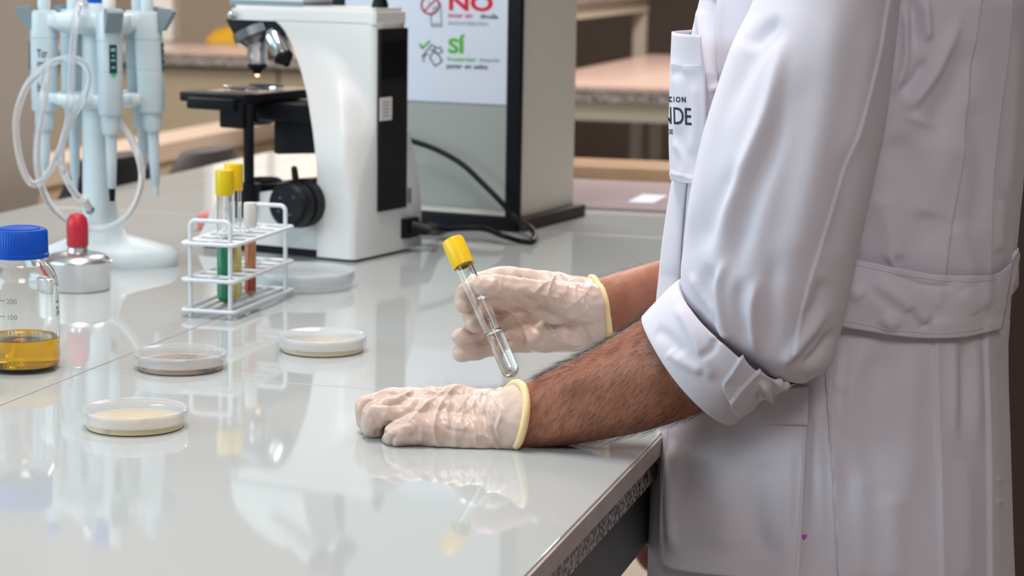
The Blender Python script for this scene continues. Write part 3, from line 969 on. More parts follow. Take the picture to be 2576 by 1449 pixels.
deg = math.radians
pipette('front pale blue pipette of the carousel with a dark display facing out', deg(-66), deg(1.0), 'pale', True, True)
tl, XL = pipette('leftmost pale blue pipette of the carousel with blue button', deg(188), deg(0.6), 'blue', cone_long=-.02)
pipette('rightmost pale blue pipette of the carousel with slim pointed tip', deg(-6), deg(2.2), 'pale')
pipette('shaded pipette hanging behind the rightmost one on the carousel', deg(48), deg(2.0), 'pale', cone_long=-.03)
pipette('thin pipette at the back left of the carousel behind the tubing', deg(128), deg(0.5), 'pale')
for s, z, h in (("Tcr", -.060, .012), ("mm", -.072, .010), ("hP", -.105, .014)):
    def fl(x, y, z=z, h=h):
        return XL(-.004 + x * h * .7, .0165, z + y * h) if False else XL(.004 - x * h * .62 + .004, .0164, z + y * h)
    text('printed_mark', s, M['ink_dark'], tl, fl, 1.2, .02)

# silicone tubing hung over the stand
YT = sy0 - .115
tp = [(213, 508, YT + .06), (190, 488, YT + .04), (165, 445, YT), (154, 400, YT), (160, 345, YT), (185, 290, YT), (212, 240, YT), (221, 195, YT), (207, 158, YT), (172, 147, YT),
      (122, 162, YT - .005), (75, 205, YT - .01), (48, 265, YT - .01), (40, 320, YT - .01), (48, 390, YT - .01), (66, 445, YT - .01), (88, 463, YT - .01), (115, 445, YT - .005), (143, 395, YT), (165, 330, YT),
      (177, 260, YT - .006), (180, 170, YT - .008), (185, 90, YT - .006), (193, 30, YT), (206, 2, YT + .02), (214, 12, YT + .05), (222, 60, YT + .165), (250, 160, YT + .175), (272, 240, YT + .165),
      (300, 300, YT + .10), (335, 360, YT + .04), (356, 430, YT + .02), (348, 490, YT + .02), (318, 545, YT + .02), (270, 574, YT + .03), (215, 574, YT + .03), (165, 552, YT), (125, 512, YT - .01),
      (100, 455, YT - .016), (92, 395, YT - .016), (98, 320, YT - .014), (108, 250, YT - .012), (116, 190, YT - .004), (124, 150, YT + .002)]
tbg = thing('silicone_tube', 'coiled translucent silicone tube draped over the pipette stand', 'tube')
MB().tube(catmull([P(*p) for p in tp], 300), .0047, 14).build('hose', M['tubing'], tbg)
e0, e1 = Vector(P(213, 508, YT + .06)), Vector(P(222, 522, YT + .072))
MB().tube([e0 + (e0 - e1) * .6, e0, e1], [.0062, .0062, .0055], 14).build('connector', M['silicone_white'], tbg)
MB().tube([e1, e1 + (e1 - e0) * .5], [.005, .0065], 14).build('metal_end', M['dark_chrome'], tbg)

# pink bulb behind the microscope base
pk = at(493, 585, 0)
tag(MB().lathe([(.001, 0), (.014, .001), (.017, .012), (.015, .022), (.008, .027), (.001, .028)], (pk[0] + .012, pk[1] + .04, ZT), 24).build('rubber_bulb', M['pink']), 'small pink rubber bulb beside the microscope base', 'bulb')

# ------------------------------------------------------------------ alcohol burner
bx, by = at(197, 727, 0)[:2]
bn = thing('alcohol_burner', 'round aluminium alcohol burner with a red cap beside the bottle', 'burner')
MB().lathe([(.001, 0), (.0375, 0), (.0392, .002), (.0392, .034), (.0398, .035), (.0392, .037), (.034, .043), (.022, .046), (.013, .047), (.012, .052)], (bx, by, ZT), 60).build('body', M['alu'], bn, angle=50)
MB().lathe([(.0115, .046), (.0125, .050), (.0125, .055), (.011, .056)], (bx, by, ZT), 40).build('neck', M['plastic_clear'], bn)
MB().lathe([(.0128, .054), (.0133, .055), (.0133, .080), (.012, .088), (.008, .093), (.001, .0945)], (bx, by, ZT), 40, cap0=True).build('cap', M['red'], bn)
MB().capsule((bx + .038, by - .006, ZT + .036), .003, (bx + .0425, by - .007, ZT + .036), .0022).build('filler_spout', M['alu'], bn)

# ------------------------------------------------------------------ reagent bottle
gx, gy = at(56, 927, 0)[:2]
bt = thing('reagent_bottle', 'glass laboratory bottle with blue screw cap and amber liquid', 'bottle')
outer = [(.001, .0), (.031, .0), (.0362, .003), (.0378, .008), (.0378, .082), (.0368, .090), (.0335, .099), (.0275, .107), (.0225, .112), (.0208, .116), (.0208, .120), (.0235, .121), (.0235, .124), (.0195, .126), (.0195, .136)]
inner = [(.0170, .136), (.0170, .118), (.0195, .112), (.0255, .105), (.0315, .097), (.0345, .090), (.0355, .082), (.0355, .010), (.034, .006), (.029, .0045), (.001, .0055)]
MB().lathe(outer + inner, (gx, gy, ZT), 72).build('glass_body', M['glass'], bt, angle=60)
MB().lathe([(.001, .0056), (.029, .0046), (.0341, .0061), (.03556, .0101), (.03556, .0335), (.0352, .0328), (.001, .0326)], (gx, gy, ZT), 72).build('liquid', M['amber'], bt, angle=50)
MB().lathe([(.024, .1135), (.0285, .1135), (.0285, .1175), (.0275, .118), (.0275, .1185, 1), (.0272, .139, 1), (.0255, .1415), (.023, .142), (.001, .142)], (gx, gy, ZT), 240, rib=60, ribd=.012, cap0=True).build('cap', M['blue'], bt, angle=40)
MB().lathe([(.0185, .1421), (.0205, .1426), (.0205, .1428), (.0185, .1421)], (gx, gy, ZT), 48).build('cap_ring', M['blue'], bt)


def on_bottle(ang0, z0, h):
    return lambda x, y: (gx + .0381 * math.cos(ang0 + x * h / .0378), gy + .0381 * math.sin(ang0 + x * h / .0378), ZT + z0 + y * h)


an = math.atan2(-gy, -gx)
for s, py in (('200', 785), ('100', 826), ('150', 866)):
    z = .424 - (py + 130) / 5460 * (gy - .036)
    text('graduation', s, M['grad'] if s == '150' else M['ink_grey'], bt, on_bottle(an - .80 + .42, z, .0075), .95, 0)
    mb = MB()
    if s != '150':
        for k in range(4):
            a0_ = an - .80 + .40 - .26 + .06 * k
            mb.add([on_bottle(a0_, z + .0026, 1)(0, 0), on_bottle(a0_ + .062, z + .0026, 1)(0, 0), on_bottle(a0_ + .062, z + .0034, 1)(0, 0), on_bottle(a0_, z + .0034, 1)(0, 0)], [(0, 1, 2, 3)])
        mb.build('graduation_line', M['ink_grey'], bt, False)
for k, z in enumerate((.056, .062, .068)):
    text('printed_mark', 'ml' if k else '250', M['ink_dark'], bt, on_bottle(an + 1.12, z, .006), 1.0, .02)

# ------------------------------------------------------------------ petri dishes
def petri(px, py, r, h, label, agar_m, name='petri_dish', haze=False, colonies=0):
    x, y = at(px, py, h)[:2]
    t = thing(name, label, 'dish', None if r > .06 else 'small petri dishes on the bench')
    pm = M['plastic_haze'] if haze else M['plastic_clear']
    k = .0012
    rb_ = r - .0028
    MB().lathe([(.001, .0006), (rb_ - .001, .0006), (rb_, .0016), (rb_, h - .003), (rb_ - k, h - .003), (rb_ - k, .002), (.001, .002)], (x, y, ZT), 80).build('base', pm, t, angle=40)
    if agar_m:
        ag = MB().lathe([(.001, .0012), (rb_ - k + .0004, .0012), (rb_ - k + .0004, .0064), (.001, .0062)], (x, y, ZT), 64).build('agar', agar_m, t, angle=40)
        for c_ in range(colonies):
            q = R.uniform(-1.2, 1.2)
            rr = R.uniform(.15, .8) * rb_
            MB().lathe([(.001, .0066), (.0045, .0063), (.006, .0058)], (x + rr * math.cos(q), y + rr * math.sin(q) * .8, ZT), 14).build('colony', M['colony'], ag)
    MB().lathe([(.001, h - k), (r - k - .001, h - k), (r - k, h - k - .001), (r - k, h * .42), (r, h * .42), (r, h - .001), (r - .0006, h + .0004), (r - .0022, h + .0006), (r - .003, h), (.001, h)], (x, y, ZT), 90).build('lid', pm, t, angle=40)
    MB().lathe([(r - .0034, h + .0002), (r - .0022, h + .0010), (r - .0006, h + .0008), (r + .0002, h - .0008), (r + .0002, h * .40), (r - .0004, h * .40)], (x, y, ZT), 90).build('rim', M['plastic_rim'], t, angle=60)
    return t


petri(340, 1027, .0462, .0165, 'clear petri dish with cream agar nearest the front of the bench', M['agar'], colonies=4)
petri(454, 886, .0462, .0165, 'clear petri dish with brown agar in front of the test tube rack', M['agar_brown'])
petri(812, 843, .0462, .0165, 'hazy petri dish with cream agar between the rack and the gloved hands', M['agar'], haze=True)
petri(765, 678, .0635, .022, 'large empty hazy petri dish in front of the microscope', None, 'large_petri_dish', True)

# ------------------------------------------------------------------ test tube rack
rk = thing('test_tube_rack', 'white coated wire rack holding three test tubes', 'rack')
rA = at(480, 797, 0)
rb0, ra0 = rA[0] * CA - rA[1] * SA, rA[0] * SA + rA[1] * CA
RW, RL = .049, .172


def RK(x, y, z):
    return B(rb0 + x, ra0 + y, z)


def bend(pts, r, k=5):
    out = [Vector(pts[0])]
    for a, b, c in zip(pts[:-2], pts[1:-1], pts[2:]):
        a, b, c = Vector(a), Vector(b), Vector(c)
        p, q = b + (a - b).normalized() * r, b + (c - b).normalized() * r
        for i in range(k + 1):
            t = i / k
            out.append(p * (1 - t) ** 2 + b * 2 * t * (1 - t) + q * t * t)
    out.append(Vector(pts[-1]))
    return out


for y in (0, RL):
    MB().tube(bend([RK(0, y, .0005), RK(0, y, .112), RK(RW, y, .112), RK(RW, y, .0005)], .008), .0026, 12).build('end_frame', M['wire'], rk)
for nm, z, nx, ny in (('upper_shelf', .086, 2, 6), ('middle_shelf', .044, 2, 6), ('bottom_shelf', .009, 4, 1)):
    o_ = .0075
    c = [RK(-o_, -o_, z), RK(RW + o_, -o_, z), RK(RW + o_, RL + o_, z), RK(-o_, RL + o_, z)]
    mb = MB()
    pts = []
    for i in range(4):
        a, b, d = c[i - 1], c[i], c[(i + 1) % 4]
        p, q = b + (a - b).normalized() * .006, b + (d - b).normalized() * .006
        for k in range(5):
            t = k / 4
            pts.append(p * (1 - t) ** 2 + b * 2 * t * (1 - t) + q * t * t)
    mb.tube(pts, .0024, 10, closed=True)
    for i in range(1, nx):
        x = -o_ + (RW + 2 * o_) * i / nx
        mb.tube([RK(x, -o_, z), RK(x, RL + o_, z)], .0021, 8)
    if nm == 'bottom_shelf':
        for i in (0, nx):
            pass
    for j in range(1, ny):
        y = -o_ + (RL + 2 * o_) * j / ny
        mb.tube([RK(-o_, y, z), RK(RW + o_, y, z)], .0021, 8)
    mb.build(nm, M['wire'], rk)
    if nm != 'bottom_shelf':
        # round collars in the cells
        mc = MB()
        for i in range(nx):
            for j in range(ny):
                cx, cy = -o_ + (RW + 2 * o_) * (i + .5) / nx, -o_ + (RL + 2 * o_) * (j + .5) / ny
                ring = [RK(cx + .0128 * math.cos(q) * 1.15, cy + .0128 * math.sin(q), z) for q in np.linspace(0, 2 * math.pi, 20, endpoint=False)]
                mc.tube(ring, .0012, 6, closed=True)
        mc.build('cell_rings', M['wire'], rk)['kind'] = 'stuff'


def test_tube(label, p0, p1, r, cap_h, cap_r, cap_m, liq, liq_h, group=None, liq2=None, tag_='test_tube', mark=False):
    p0, p1 = Vector(p0), Vector(p1)
    ax = (p1 - p0).normalized()
    L = (p1 - p0).length
    t = thing(tag_, label, 'test tube', group)
    k = .0011
    pr = [(max(r * math.sin(a), 1e-4), r - r * math.cos(a)) for a in np.linspace(0, math.pi / 2, 9)]
    pin = [(max((r - k) * math.sin(a), 1e-4), r - (r - k) * math.cos(a)) for a in np.linspace(0, math.pi / 2, 9)]
    Lg = L - cap_h * .35
    MB().lathe(pr + [(r, Lg), (r - k, Lg)] + pin[::-1], p0, 36, tuple(ax)).build('glass', M['glass'], t, angle=60)
    e = .00004
    pl = [(max((r - k + e) * math.sin(a), 1e-4), r - (r - k + e) * math.cos(a)) for a in np.linspace(0, math.pi / 2, 9)]
    lq = MB().lathe(pl + [(r - k + e, liq_h + .0008), (r - k - .0008, liq_h), (.0001, liq_h)], p0, 36, tuple(ax)).build('liquid', M[liq], t, angle=60)
    if liq2:
        MB().lathe([(.0001, r * .6), (r - k + .00012, r), (r - k + .00012, liq_h * .38), (.0001, liq_h * .38)], p0, 30, tuple(ax)).build('sediment', M[liq2], lq)
    rc = cap_r
    MB().lathe([(r + .0003, L - cap_h), (rc * .97, L - cap_h), (rc, L - cap_h + .001), (rc * .99, L - .002), (rc * .93, L), (.0001, L)], p0, 40, tuple(ax), cap0=False).build('cap', cap_m, t, angle=45)
    MB().lathe([(.0001, L - cap_h + .003), (r + .0004, L - cap_h + .003)], p0, 30, tuple(ax)).build('cap_plug', cap_m, t)
    if mark:
        u = Vector((0, -1, 0))
        u = (u - ax * u.dot(ax)).normalized()
        v = ax.cross(u)
        text('printed_mark', mark, M['ink_grey'], t, lambda x, y: tuple(p0 + ax * (L * .70 + y * .006) + (u * math.cos(x * .7) + v * math.sin(x * .7)) * (r + .0002)), 1, 0)
    return t


def up(px, py, Y_z, top):
    q = at(px, py, Y_z)
    return (q[0], q[1], q[2]), (q[0], q[1], ZT + top)


GRP = 'test tubes standing in the wire rack'
a_, b_ = up(566, 762, .0118, .167)
test_tube('test tube of green liquid with a yellow cap in the wire rack', a_, b_, .0090, .029, .0105, M['yellow_olive'], 'green_l', .074, GRP, mark='13')
a_, b_ = up(589, 754, .0118, .172)
test_tube('test tube of yellow liquid with a yellow cap in the wire rack', a_, b_, .0090, .031, .0108, M['yellow'], 'yellow_l', .073, GRP)
a_, b_ = up(630, 744, .0118, .123)
test_tube('short test tube of orange liquid with a white stopper in the rack', a_, b_, .0068, .029, .0078, M['silicone_white'], 'orange_l', .068, GRP, 'red_l')
# the tube in the hand
TB, TT = P(1291, 948, 1.975), P(1138, 604, 2.038)
ad = (TT - TB) / np.linalg.norm(TT - TB)
test_tube('test tube of clear water with a yellow cap held in the gloved fingers', TB, TT, .0084, .0285, .0108, M['yellow'], 'water', .047)

# low stool behind the coat
sp = P(1690, 1385, 3.5)
stl = thing('stool', 'low stool with a dark red seat behind the coat', 'stool')
MB().lathe([(.001, 0), (.155, 0), (.165, -.015), (.165, -.03), (.155, -.045), (.001, -.045)], (sp[0] + .10, 3.5, sp[2] + .025), 40).build('seat', M['dark_red'], stl)
for k in range(4):
    q = math.pi / 4 + k * math.pi / 2
    MB().tube([(sp[0] + .1 + .11 * math.cos(q), 3.5 + .11 * math.sin(q), sp[2] - .02), (sp[0] + .1 + .17 * math.cos(q), 3.5 + .17 * math.sin(q), .001)], .011).build('leg', M['dark_chrome'], stl)

# ------------------------------------------------------------------ person
def loft_px(rows, seg=32, n=None):
    """rows: (ptA, ptB, Y, depth, (dx, dy)) - silhouette points in the photograph, distance, half depth, shift of the near side"""
    arr = np.array([[r[0][0], r[0][1], r[1][0], r[1][1], r[2], r[3], (r[4][0] if len(r) > 4 else 0), (r[4][1] if len(r) > 4 else 0)] for r in rows], float)
    if n:
        arr = catmull(arr, n)
    out = []
    for ax, ay, bx_, by_, Y, dv, sx, sy in arr:
        A_, B_ = P(ax, ay, Y), P(bx_, by_, Y)
        c = (A_ + B_) / 2
        u = (A_ - B_) / 2
        near = P((ax + bx_) / 2 + sx, (ay + by_) / 2 + sy, Y) - c
        v = near + np.array([0, -dv, 0])
        out.append([c + u * math.cos(t) + v * math.sin(t) for t in np.linspace(0, 2 * math.pi, seg, endpoint=False)])
    return np.array(out)


def remesh(mb, name, voxel, smooth_it, m, parent=None):
    o = mb.build(name, m, parent, angle=180)
    md = o.modifiers.new('r', 'REMESH')
    md.mode = 'VOXEL'
    md.voxel_size = voxel
    md.use_smooth_shade = True
    sm = o.modifiers.new('s', 'SMOOTH')
    sm.iterations = smooth_it
    sm.factor = .5
    dg = bpy.context.evaluated_depsgraph_get()
    me = bpy.data.meshes.new_from_object(o.evaluated_get(dg))
    o.modifiers.clear()
    old = o.data
    o.data = me
    bpy.data.meshes.remove(old)
    me.name = name
    if not me.materials:
        me.materials.append(m)
    me.polygons.foreach_set('use_smooth', [True] * len(me.polygons))
    return o


def get_co_no(me):
    n = len(me.vertices)
    co = np.empty(n * 3)
    me.vertices.foreach_get('co', co)
    no = np.empty(n * 3)
    me.vertex_normals.foreach_get('vector', no)
    return co.reshape(-1, 3), no.reshape(-1, 3)


def set_co(me, co):
    me.vertices.foreach_set('co', co.ravel())
    me.update()


def stroke_disp(uv, strokes):
    """relief of folds: each stroke is (points, height, half width, kind, [taper])"""
    d = np.zeros(len(uv))
    for st in strokes:
        pts, amp, wd, kind = st[:4]
        tp_ = st[4] if len(st) > 4 else .18
        pl = catmull(pts, max(10, 6 * len(pts)))
        reach = wd * (7 if kind in 'LR' else 3.2)
        lo, hi = pl.min(0) - reach, pl.max(0) + reach
        idx = np.where((uv[:, 0] > lo[0]) & (uv[:, 0] < hi[0]) & (uv[:, 1] > lo[1]) & (uv[:, 1] < hi[1]))[0]
        if not len(idx):
            continue
        q = uv[idx]
        best = np.full(len(idx), 1e9)
        sgn = np.zeros(len(idx))
        par = np.zeros(len(idx))
        ns = len(pl) - 1
        for i in range(ns):
            a, b = pl[i], pl[i + 1]
            e = b - a
            l2 = max(e @ e, 1e-9)
            t = np.clip(((q - a) @ e) / l2, 0, 1)
            r = q - a - t[:, None] * e
            dist = np.hypot(r[:, 0], r[:, 1])
            mk = dist < best
            best[mk] = dist[mk]
            cr = e[0] * r[:, 1] - e[1] * r[:, 0]
            sgn[mk] = np.sign(cr)[mk]
            par[mk] = ((i + t) / ns)[mk]
        taper = smoothstep(par / tp_) * smoothstep((1 - par) / tp_) if tp_ > 0 else 1.0
        if tp_ > 0:
            taper = np.where((par <= 0) | (par >= 1), 0, taper)
        if kind == 'r':
            f = np.exp(-(best / wd) ** 2)
        elif kind == 's':           # sharp ridge
            f = np.exp(-best / wd)
        else:                       # step: raised on one side only, then fading out
            side = 1 if kind == 'L' else -1
            x = best * sgn * side
            f = smoothstep(x / (wd * .35) + .5) * np.exp(-np.clip(x, 0, None) / (wd * 2.2))
        d[idx] += amp * f * taper
    return d


def relief(o, strokes, extra=None, clampz=None):
    me = o.data
    co, no = get_co_no(me)
    uv = project(co)
    to_cam = np.array([0, 0, ZT + CAM_H]) - co
    to_cam /= np.linalg.norm(to_cam, axis=1)[:, None]
    facing = smoothstep((np.sum(to_cam * no, 1) + .25) / .35)
    d = stroke_disp(uv, strokes) * facing
    if extra is not None:
        d += extra(co, uv)
    co = co + no * d[:, None]
    if clampz is not None:
        co[:, 2] = np.maximum(co[:, 2], clampz)
    set_co(me, co)


# person frame
Fv = np.array([-CA, SA, 0])
Lv = np.array([-SA, -CA, 0])
PC = np.array([.302, 1.975, 0])


def PF(f, l, z):                # forward, to the person's left, height above the floor
    return PC + Fv * f + Lv * l + np.array([0, 0, z])


def hand_left(mb, g):           # g: growth of the radius in metres
    cap = lambda a, b: mb.capsule(P(*a[:3]), a[3] / 1000 + g, P(*b[:3]), b[3] / 1000 + g)
    ch = lambda *p: [cap(a, b) for a, b in zip(p[:-1], p[1:])]
    ch((1272, 1098, 1.835, 19), (1180, 1096, 1.832, 18), (1080, 1082, 1.832, 15))
    ch((1275, 1066, 1.85, 23), (1160, 1060, 1.85, 21), (1058, 1050, 1.852, 17))
    ch((1285, 1046, 1.865, 22), (1160, 1030, 1.868, 20), (1055, 1022, 1.872, 17))
    ch((1290, 1044, 1.88, 20), (1160, 1030, 1.89, 18), (1060, 1025, 1.897, 16))
    ch((1262, 1068, 1.85, 24), (1340, 1052, 1.84, 25))
    ch((1080, 1084, 1.832, 14.5), (1030, 1082, 1.826, 12.5), (998, 1092, 1.826, 11.3), (990, 1105, 1.836, 9.8), (1000, 1110, 1.85, 9))
    ch((1058, 1050, 1.852, 16), (1000, 1034, 1.848, 13.5), (946, 1041, 1.846, 12.2), (940, 1068, 1.852, 11), (958, 1076, 1.868, 10))
    ch((1055, 1022, 1.872, 16), (990, 1014, 1.87, 13.8), (930, 1029, 1.87, 12.4), (926, 1052, 1.874, 11.2), (948, 1066, 1.888, 10))
    ch((1060, 1024, 1.897, 15), (1000, 1014, 1.898, 13), (946, 1024, 1.90, 11.5), (940, 1050, 1.906, 10.4), (962, 1062, 1.92, 9.5))
    ch((1200, 1052, 1.90, 15), (1120, 1052, 1.925, 13), (1050, 1056, 1.93, 11), (1000, 1062, 1.925, 9.5))


def hand_right(mb, g):
    cap = lambda a, b: mb.capsule(P(*a[:3]), a[3] / 1000 + g, P(*b[:3]), b[3] / 1000 + g)
    ch = lambda *p: [cap(a, b) for a, b in zip(p[:-1], p[1:])]
    ch((1500, 742, 2.085, 15), (1400, 722, 2.08, 13.5), (1320, 708, 2.08, 12.5))
    ch((1500, 770, 2.085, 20), (1400, 765, 2.085, 17), (1308, 752, 2.088, 14))
    ch((1500, 795, 2.08, 21), (1400, 808, 2.082, 17), (1305, 806, 2.085, 13.5))
    ch((1495, 815, 2.075, 17), (1410, 842, 2.072, 17), (1310, 852, 2.078, 13.5))
    ch((1480, 765, 2.055, 20), (1400, 762, 2.04, 20), (1350, 748, 2.03, 15))
    ch((1430, 838, 2.055, 17), (1360, 850, 2.06, 14))
    # index, middle, ring, little, thumb
    ch((1320, 708, 2.08, 12.5), (1262, 698, 2.078, 10.8), (1200, 714, 2.068, 10.2), (1172, 740, 2.048, 9.4), (1168, 766, 2.032, 8.6))
    ch((1308, 752, 2.088, 13), (1255, 762, 2.085, 10.8), (1205, 776, 2.072, 10.2), (1188, 795, 2.045, 9.4), (1194, 813, 2.029, 8.4))
    ch((1305, 806, 2.085, 13), (1245, 822, 2.082, 11), (1205, 835, 2.060, 10.2), (1170, 846, 2.040, 9.2), (1158, 848, 2.034, 8.2))
    ch((1310, 852, 2.078, 12.5), (1245, 868, 2.075, 9.8), (1205, 880, 2.055, 9.0), (1165, 889, 2.038, 8.2), (1157, 890, 2.034, 7.4))
    ch((1440, 765, 2.040, 17), (1365, 742, 2.022, 13), (1290, 726, 2.006, 11), (1240, 718, 2.000, 10.4), (1216, 717, 1.999, 9.2))


ARM_L = [((1250, 998), (1252, 1126), 1.848, .030), ((1310, 972), (1330, 1130), 1.842, .031), ((1400, 924), (1430, 1118), 1.835, .033), ((1500, 873), (1530, 1102), 1.825, .037),
         ((1580, 824), (1640, 1078), 1.812, .041), ((1650, 780), (1740, 1044), 1.80, .043), ((1740, 755), (1830, 1010), 1.79, .044), ((1830, 760), (1890, 985), 1.785, .042)]
ARM_R = [((1470, 712), (1484, 846), 2.082, .026), ((1510, 698), (1528, 838), 2.088, .026), ((1580, 677), (1595, 832), 2.10, .029), ((1655, 655), (1668, 818), 2.115, .032), ((1760, 628), (1770, 800), 2.14, .036)]

person = MB()
person.grid(loft_px(ARM_L, 28, 40), True, True, True)
person.grid(loft_px(ARM_R, 28, 24), True, True, True)
hand_left(person, -.0058)
hand_right(person, -.0046)
el_l = P(1840, 880, 1.785)
sh_l = PF(-.01, .165, 1.40)
person.capsule(el_l, .042, sh_l, .052)
el_r = P(1850, 700, 2.16)
sh_r = PF(-.01, -.165, 1.40)
person.capsule(P(1760, 712, 2.14), .034, el_r, .036)
person.capsule(el_r, .040, sh_r, .052)
for s in (-1, 1):
    person.capsule(PF(0, s * .08, 1.33), .085, PF(0, s * .055, 1.05), .085)
    person.capsule(PF(0, s * .055, 1.05), .085, PF(0, s * .07, .90), .095)
    person.capsule(PF(0, s * .085, .86), .085, PF(.01, s * .095, .48), .055)
    person.capsule(PF(.01, s * .095, .48), .053, PF(-.02, s * .10, .09), .036)
    person.capsule(PF(-.03, s * .10, .045), .034, PF(.12, s * .115, .032), .026)
person.capsule(PF(-.02, 0, 1.40), .075, PF(.0, 0, 1.53), .056)
person.capsule(sh_l, .05, PF(0, .05, 1.44), .05)
person.capsule(sh_r, .05, PF(0, -.05, 1.44), .05)
# head: skull, face, nose, ears, chin
person.capsule(PF(-.015, 0, 1.675), .088, PF(.02, 0, 1.665), .083)
person.capsule(PF(.055, 0, 1.60), .045, PF(.06, 0, 1.575), .036)
person.capsule(PF(.03, 0, 1.64), .07, PF(.04, 0, 1.59), .052)
person.capsule(PF(.104, 0, 1.665), .010, PF(.121, 0, 1.632), .013)
for s in (-1, 1):
    person.capsule(PF(0, s * .083, 1.67), .014, PF(-.004, s * .083, 1.63), .011)
    person.capsule(PF(.088, s * .034, 1.683), .014, PF(.09, s * .03, 1.683), .013)
person.capsule(PF(.098, -.018, 1.598), .008, PF(.098, .018, 1.598), .008)
body = remesh(person, 'person', .0036, 5, M['skin'])
tag(body, 'person in a white lab coat and latex gloves working at the bench', 'person')
# trim muscle relief: wrist bones, tendons
relief(body, [
    ([(1330, 1100), (1400, 1085), (1480, 1075)], .0022, 22, 'r'),
    ([(1350, 985), (1450, 950), (1560, 905)], .0016, 26, 'r'),
    ([(1320, 1045), (1420, 1020), (1540, 985)], -.0012, 26, 'r'),
    ([(1395, 1078), (1415, 1080)], .0025, 16, 'r', .5),
    ([(1600, 960), (1680, 935)], .002, 40, 'r'),
    ([(1545, 720), (1640, 695)], .0015, 20, 'r'),
])

# trousers, shoes, hair
tr = MB()
for s in (-1, 1):
    rows = []
    for z, rr, f in ((.96, .098, 0), (.86, .094, 0), (.66, .090, .005), (.48, .080, .01), (.28, .078, -.005), (.075, .082, -.02)):
        c = PF(f - .01, s * .080, z)
        rows.append([c + np.array([rr * math.cos(q), rr * math.sin(q), 0]) for q in np.linspace(0, 2 * math.pi, 28, endpoint=False)])
    tr.grid(rows, True)
tr.build('trousers', M['trousers'], body)
for s in (-1, 1):
    mb = MB()
    rows = []
    for f, hw, h in ((-.085, .02, .05), (-.07, .036, .085), (-.02, .042, .095), (.05, .043, .075), (.12, .048, .055), (.17, .042, .045), (.198, .018, .03)):
        rows.append([PF(f, s * (.10 + .1 * (f + .03) * .3) + hw * math.cos(q), .002 + max(0, h * (.5 + .5 * math.sin(q)))) for q in np.linspace(0, 2 * math.pi, 20, endpoint=False)])
    mb.grid(rows, True, True, True).build('shoe', M['shoe'], body)
hb = MB()
rows = []
for q in np.linspace(.02, 1.75, 14):
    rows.append([PF(-.012 + .102 * math.sin(q) * math.cos(t) * (1.02 if math.cos(t) < 0 else .95), .096 * math.sin(q) * math.sin(t), 1.68 + .105 * math.cos(q) * (1 if math.cos(t) < .3 or q < 1.0 else .95)) for t in np.linspace(0, 2 * math.pi, 40, endpoint=False)])
hb.grid(rows, True, True).build('hair', M['hair'], body)

def fine_creases(n, box, ang, seed):
    q = random.Random(seed)
    out = []
    for _ in range(n):
        x, y = q.uniform(box[0], box[2]), q.uniform(box[1], box[3])
        a = ang + q.gauss(0, .5)
        L = q.uniform(16, 46)
        b = q.gauss(0, 6)
        dx, dy = math.cos(a), math.sin(a)
        out.append(([(x - dx * L, y - dy * L), (x - dy * b, y + dx * b), (x + dx * L, y + dy * L)], q.uniform(.0005, .0010) * q.choice((1, 1, 1, -1)), q.uniform(2.6, 4.2), 's', .35))
    return out


# gloves -----------------------------------------------------------
gl = MB()
hand_left(gl, .0008)
gl.grid(loft_px([((1228, 984), (1225, 1140), 1.85, .034), ((1262, 978), (1255, 1148), 1.848, .036), ((1300, 966), (1285, 1152), 1.845, .037), ((1370, 950), (1360, 1145), 1.84, .037)], 32, 10), True, True, True)
glove_l = remesh(gl, 'latex_glove', .00115, 12, M['glove'], body)
glove_l['label'] = 'latex glove on the hand resting on the bench'


def clip(o, p, n):
    bm = bmesh.new()
    bm.from_mesh(o.data)
    bmesh.ops.bisect_plane(bm, geom=bm.verts[:] + bm.edges[:] + bm.faces[:], plane_co=p, plane_no=n, clear_outer=True)
    bm.to_mesh(o.data)
    bm.free()


